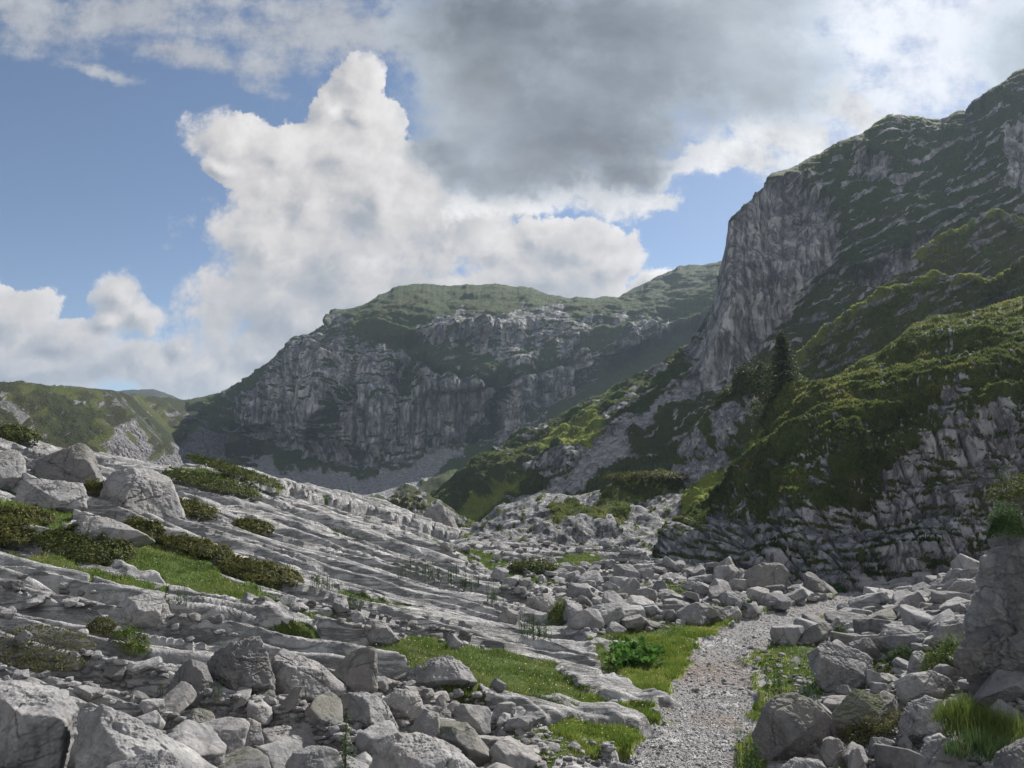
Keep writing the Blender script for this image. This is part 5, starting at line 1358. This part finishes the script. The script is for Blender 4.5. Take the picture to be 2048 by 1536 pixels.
for lab, px, py, w_, h_, mt, n in SH:
    Yk = None
    if py < 1200 and Yk is None: h_ *= .62; w_ *= 1.15; n = int(n * 1.2)
    if px == 1290: Yk = 56.5
    mound('shrub', lab, px, py, w_, h_, mt, n, .030 if py > 1200 else .045, Yk)
# grass cap of the outcrop: tufts on the rock
for lab, px, py, w_, h_, dY, mt in (('thick grass cap growing on top of the tall outcrop', 2090, 1012, 215, 62, 11.4, M_shrub), ('hanging grass tuft on the left shoulder of the tall outcrop', 2012, 1082, 66, 72, 10.5, M_weed)):
    g_ = mound('grass_cap', lab, px, py, w_, h_, mt, 9000, .035, dY, cat='grass cap', stems=False, bias=-.05, depth=.9)
    g_.parent = outc; g_.location = g_.location - outc.location; del g_['category']

# ---- tussocks with long blades
def tussock(label, px, py, w_px, hm, n, mat, Y=None, name='grass_tussock', group=None, thin=.004):
    if Y is None:
        gx, gy, gz, _, _ = ground_at(px, min(py, 1535)); c = Vector((float(gx[0]), float(gy[0]), float(gz[0])))
    else: c = at(px, py, Y)
    a = w_px / FPX * c.y / 2
    th = rng.uniform(0, 6.28, n); rr = rng.random(n) ** .7
    x, y = np.cos(th) * rr * a, np.sin(th) * rr * a * .7
    h = hm * (.5 + .7 * rng.random(n)) * (1.1 - .5 * rr)
    z = -.03 + .25 * hm * (1 - rr ** 2)
    V, F, T = blades(x, y, z, h, np.full(n, thin), .85, np.clip(rng.normal(.55, .3, n), 0, 1))
    # outward droop
    o = link(name, mesh_from(name, V, F, mat, False, dict(tint=T)), loc=c)
    return tag(o, label, 'grass tussock', group)
tussock('big yellow-green grass tussock with white flowers at the lower right', 1990, 1470, 190, .30, 1500, M_grass, 8.6, thin=.011)
tussock('long-bladed grass tussock hanging over the stones left of the big one', 1925, 1440, 110, .28, 900, M_grass, 8.8, thin=.010)
tussock('grass tuft in front of the big tussock near the bottom right corner', 1960, 1505, 130, .22, 1000, M_weed, 8.2, thin=.010)

# ---- weeds: stems with leaves in whorls
def weed(label, px, py, hm, spread, nst, mat, leaf=.03, name='weed', cat='weed', Y=None, group=None):
    if Y is None:
        gx, gy, gz, _, _ = ground_at(px, min(py, 1535)); c = Vector((float(gx[0]), float(gy[0]), float(gz[0])))
    else: c = at(px, py, Y)
    root = bpy.data.objects.new(name, None); COL.objects.link(root); root.location = c; tag(root, label, cat, group)
    SV, SF, o_ = [], [], 0; LP, LN = [], []
    for k in range(nst):
        an = rng.uniform(0, 6.28); q = spread * math.sqrt(rng.random()); hh = hm * rng.uniform(.55, 1.05)
        p0 = np.array([q * math.cos(an), q * math.sin(an) * .7, -.02]); p1 = p0 + [rng.normal() * .07 * hm, rng.normal() * .07 * hm, hh]
        pm = (p0 + p1) / 2 + rng.normal(size=3) * .02 * hm
        v, f = tube([p0, pm, p1], [.004, .003, .0015], 4); SV.append(v); SF.append(f + o_); o_ += len(v)
        m = int(34 * hh / .5)
        t = rng.random(m) ** .8
        pp = p0 + (p1 - p0) * t[:, None]
        out = rng.normal(size=(m, 3)); out[:, 2] = np.abs(out[:, 2]) * .3; out /= np.linalg.norm(out, axis=1)[:, None]
        LP.append(pp + out * leaf * 1.1 * (1.4 - t)[:, None]); LN.append(np.cross(out, rng.normal(size=(m, 3))))
    LP = np.vstack(LP); LN = np.vstack(LN); LN /= np.linalg.norm(LN, axis=1)[:, None]
    V, F, T = leaves(LP, LN, np.full(len(LP), leaf * .75), np.clip(rng.normal(.45, .25, len(LP)), 0, 1), .38)
    link('leaves', mesh_from('weed_leaves', V, F, mat, False, dict(tint=T)), root)
    link('stems', mesh_from('weed_stems', np.vstack(SV), np.vstack(SF), M_weed, attrs=dict(tint=np.full(o_, .5))), root)
    return root
weed('tall dark leafy weed on the verge right of the path', 1552, 1408, .62, .16, 13, M_weed, .035)
weed('second leafy weed leaning on the largest pale boulder', 1612, 1412, .52, .20, 12, M_weed, .035)
weed('leafy weeds at the path edge near the bottom of the photo', 1495, 1540, .45, .16, 14, M_weed, .03, Y=9.6)
weed('weed in the gap between the rounded grey and the tall dark boulder', 432, 1408, .28, .05, 4, M_weed, .02)
weed('small dead-headed weed beside the dark cracked slab', 318, 1412, .22, .06, 4, M_dry, .018)
# broad-leaved patch left of the path
for k in range(16):
    px = 1232 + 74 * rng.random(); py = 1300 + 44 * rng.random()
    gx, gy, gz, _, _ = ground_at(px, py)
    c = Vector((float(gx[0]), float(gy[0]), float(gz[0])))
    n = 46
    th = rng.uniform(0, 6.28, n); el = rng.uniform(.15, 1.2, n); L = rng.uniform(.10, .30, n)
    out = np.stack([np.cos(th) * np.cos(el), np.sin(th) * np.cos(el), np.sin(el)], 1)
    P3 = out * L[:, None]; P3[:, 2] += .03
    N3 = np.stack([-np.cos(th) * np.sin(el), -np.sin(th) * np.sin(el), np.cos(el)], 1) + rng.normal(size=(n, 3)) * .3
    N3 /= np.linalg.norm(N3, axis=1)[:, None]
    V, F, T = leaves(P3, N3, np.full(n, .085), np.clip(rng.normal(.45, .3, n), 0, 1), .55)
    tag(link('broad_leaved_plant', mesh_from('dock', V, F, M_dock, False, dict(tint=T)), loc=c), 'broad-leaved green plant in the leafy patch left of the path', 'plant', 'broad-leaved plants left of the path')
# thin stalks on the slab
def stalks():
    PXs, PYs = [], []
    for (x0, y0, s_, n) in ((865,1165,12,14),(900,1170,14,16),(935,1180,14,18),(985,1205,12,12),(1060,1270,14,22),(1080,1278,12,20),(700,1225,14,14),(640,1180,14,12),(340,1215,18,8),(820,1155,14,10)):
        PXs += list(rng.normal(x0, s_, n)); PYs += list(rng.normal(y0, s_ * .3, n))
    gx, gy, gz, _, _ = ground_at(np.array(PXs), np.array(PYs))
    SV, SF, o_ = [], [], 0; LP = []
    for x, y, z in zip(gx, gy, gz):
        h = rng.uniform(.15, .38) * max(1, y / 16)
        v, f = tube([(x, y, z), (x + rng.normal() * .02, y, z + h)], [.004 * y / 10, .002 * y / 10], 3); SV.append(v); SF.append(f + o_); o_ += len(v)
        for j in range(9):
            LP.append((x + rng.normal() * .03, y + rng.normal() * .03, z + h * rng.uniform(.05, .9)))
    LP = np.array(LP); N3 = rng.normal(size=LP.shape); N3 /= np.linalg.norm(N3, axis=1)[:, None]
    V, F, T = leaves(LP, N3, np.full(len(LP), .035), rng.random(len(LP)), .3)
    SVa = np.vstack(SV); SFa = np.vstack(SF)
    me = mesh_from('stalks', np.vstack([V, SVa]), np.vstack([F, SFa + len(V)]), M_weed, False, dict(tint=np.concatenate([T, np.full(len(SVa), .4)])))
    tag(link('wild_plants', me), 'thin upright wild plants growing from the cracks of the ribbed slab', 'wild plants', kind='stuff')
stalks()

# ---- conifers
def spruce(name, label, c, H, Rb, tiers, per, mat, droop=.35, seg=1.0, lean=0.0, nd=1.0):
    root = bpy.data.objects.new(name, None); COL.objects.link(root); root.location = c; tag(root, label, 'conifer')
    v, f = tube([(0, 0, -.05 * H), (lean * .3, 0, .4 * H), (lean, 0, H)], [.022 * H, .013 * H, .002 * H], 7)
    link('trunk', mesh_from('trunk', v, f, M_bark), root)
    PP, NN, TT = [], [], []
    for i in range(tiers):
        t = (i + rng.random() * .6) / tiers
        z = H * (.06 + .92 * t); R_ = Rb * (1 - t) ** .85 * (1 + .22 * rng.normal()) + .02 * H
        for k in range(per):
            an = rng.uniform(0, 6.28); L = R_ * rng.uniform(.6, 1.15)
            m = max(6, int(26 * seg * L / Rb) + 5)
            s_ = rng.random(m) ** .75
            up = .25 * (t - .4)
            x = lean * t + np.cos(an) * L * s_; y = np.sin(an) * L * s_
            zz = z + L * (up * s_ - droop * s_ ** 2 * (1 - t * .6) + .12 * s_ ** 4)
            wd = .16 * L * (1 - s_ * .6)
            side = rng.normal(size=m) * wd
            PP.append(np.stack([x - np.sin(an) * side, y + np.cos(an) * side, zz - np.abs(side) * .35 + rng.normal(size=m) * .012 * H * .5], 1))
            nn = np.stack([np.cos(an) * .3 + rng.normal(size=m) * .4, np.sin(an) * .3 + rng.normal(size=m) * .4, np.full(m, .9)], 1)
            NN.append(nn / np.linalg.norm(nn, axis=1)[:, None])
            TT.append(np.clip(.15 + .65 * s_ + .2 * rng.normal(size=m), 0, 1))
    P3, N3, T_ = np.vstack(PP), np.vstack(NN), np.concatenate(TT)
    V, F, T = leaves(P3, N3, np.full(len(P3), .018 * H * nd), T_, .32)
    link('crown', mesh_from('crown', V, F, mat, False, dict(tint=T)), root)
    return root
spruce('spruce_tree', 'dark spruce tree standing alone on the shoulder of the near hill', at(1570, 844, 45), 5.4, 2.05, 34, 20, M_needle, droop=.55)
# bushy conifers around it
for lab, px, py, w_, h_, Y in (('dense dwarf pine bush left of the spruce tree', 1530, 800, 80, 70, 62), ('dwarf pine bush on the ridge further left of the spruce tree', 1490, 790, 50, 55, 65),
                               ('leaning dwarf pine growing against the right side of the spruce tree', 1594, 822, 36, 88, 46), ('small dwarf pine at the left end of the bushy ridge', 1452, 812, 40, 30, 66),
                               ('low dwarf pine at the foot of the spruce tree', 1556, 850, 70, 40, 45.5)):
    mound('dwarf_pine', lab, px, py, w_, h_, M_pine, 3800, .045, Y, cat='dwarf pine', depth=.9)
gx, gy, gz, _, _ = ground_at(690, 1520)
spruce('spruce_sapling', 'small young spruce sapling among the stones at the bottom edge', at(690, 1545, 6.3), .50, .085, 15, 6, M_weed, droop=.1, seg=.5, nd=1.3)
spruce('spruce_sapling', 'tiny conifer seedling in the gap beside the rounded grey boulder', at(436, 1402, 9.2), .2, .05, 8, 5, M_weed, droop=.1, seg=.4, nd=1.5)

# ---- plant cover of the slopes: tufts and twigs standing on the hillsides
def cover(nm, sheet, n, h0, mat, label, wf=.5, thr=.55, xr=(0, 2100), seed=1):
    G_ = SHEETS[sheet]
    veg = G_['veg'].ravel(); PXv = G_['PX'].ravel()
    idx = np.flatnonzero((veg > thr) & (PXv > xr[0]) & (PXv < xr[1]))
    p = rng.choice(idx, n)
    nc = G_['X'].shape[1]
    X, Y, Z = G_['X'].ravel(), G_['Y'].ravel(), G_['Z'].ravel()
    q = np.clip(p + rng.choice([1, nc, -1, -nc], n), 0, len(X) - 1); t = rng.random(n) * .8
    near_ = (np.abs(X[q] - X[p]) + np.abs(Y[q] - Y[p]) + np.abs(Z[q] - Z[p])) < 12 * h0
    t = t * near_
    x, y, z = X[p] + (X[q] - X[p]) * t, Y[p] + (Y[q] - Y[p]) * t, Z[p] + (Z[q] - Z[p]) * t
    cl = fbm3(x / (h0 * 9) + seed, y / (h0 * 9), z / (h0 * 9), 3, .55)
    h = h0 * (.45 + .8 * rng.random(n)) * np.clip(1 + 1.1 * cl, .25, 2.2)
    tint = np.clip(.42 + .55 * fbm3(x / (h0 * 30), y / (h0 * 30), z / (h0 * 30), 3) + .16 * rng.normal(size=n) + .75 * G_['lime'].ravel()[p], 0, 1)  # lime lightens the tufts, carrying painted sunlight and rim light
    V, F, T = blades(x, y, z - .1 * h, h, h * wf * rng.uniform(.5, 1.2, n), .75, tint)
    tag(link(nm, mesh_from(nm, V, F, mat, False, dict(tint=T))), label, 'ground cover', kind='stuff')
M_cover = leaf_mat('slope_plants', (0.036, 0.054, 0.020), (0.095, 0.120, 0.036), (0.23, 0.225, 0.07), .5)
M_cover2 = leaf_mat('slope_grass', (0.040, 0.060, 0.023), (0.095, 0.125, 0.038), (0.24, 0.265, 0.07), .5)
cover('hillside_plants', 'near_hill', 240000, .105, M_cover, 'low dwarf shrubs and grass covering the near hill on the right', xr=(1300, 2100))
cover('spur_plants', 'rocky_spur', 60000, .11, M_cover2, 'low shrubs and sunny grass covering the rocky spur and its gully', xr=(1150, 1650))
cover('knoll_plants', 'knoll', 26000, .11, M_cover, 'low shrubs growing on the knoll in the middle distance')
cover('middle_ridge_plants', 'middle_ridge', 90000, .16, M_cover2, 'grass and dwarf shrubs covering the middle ridge')
cover('back_ridge_plants', 'back_ridge', 60000, .20, M_cover2, 'grass and dwarf shrubs covering the back ridge')
cover('mountain_plants', 'right_mountain', 150000, .26, M_cover2, 'grass growing on the right mountain and its foot slope', thr=.6)
cover('summit_plants', 'main_mountain', 60000, .42, M_cover2, 'grass growing on the ledges and top of the main mountain', thr=.6)
cover('left_slope_plants', 'left_hill', 30000, .22, M_cover, 'grass growing on the slope left of the pass', thr=.55)

# ---- air
hz, N_ = new_mat('haze_air')
pv = N_.n('ShaderNodeVolumePrincipled')
pv.inputs['Color'].default_value = (0.60, 0.76, 1.0, 1)
pv.inputs['Density'].default_value = 0.00019
pv.inputs['Anisotropy'].default_value = 0.3
ho = N_.n('ShaderNodeOutputMaterial'); N_.l(pv.outputs[0], ho.inputs['Volume'])
x0, x1, y0, y1, z0, z1 = -1900, 1900, -30, 1620, -12, 175
hv = [(x, y, z) for x in (x0, x1) for y in (y0, y1) for z in (z0, z1)]
tag(link('haze', mesh_from('haze', hv, [(0, 1, 3, 2), (4, 6, 7, 5), (0, 4, 5, 1), (2, 3, 7, 6), (0, 2, 6, 4), (1, 5, 7, 3)], hz, False)), 'thin blue summer haze between the viewer and the mountains', 'haze', kind='stuff')
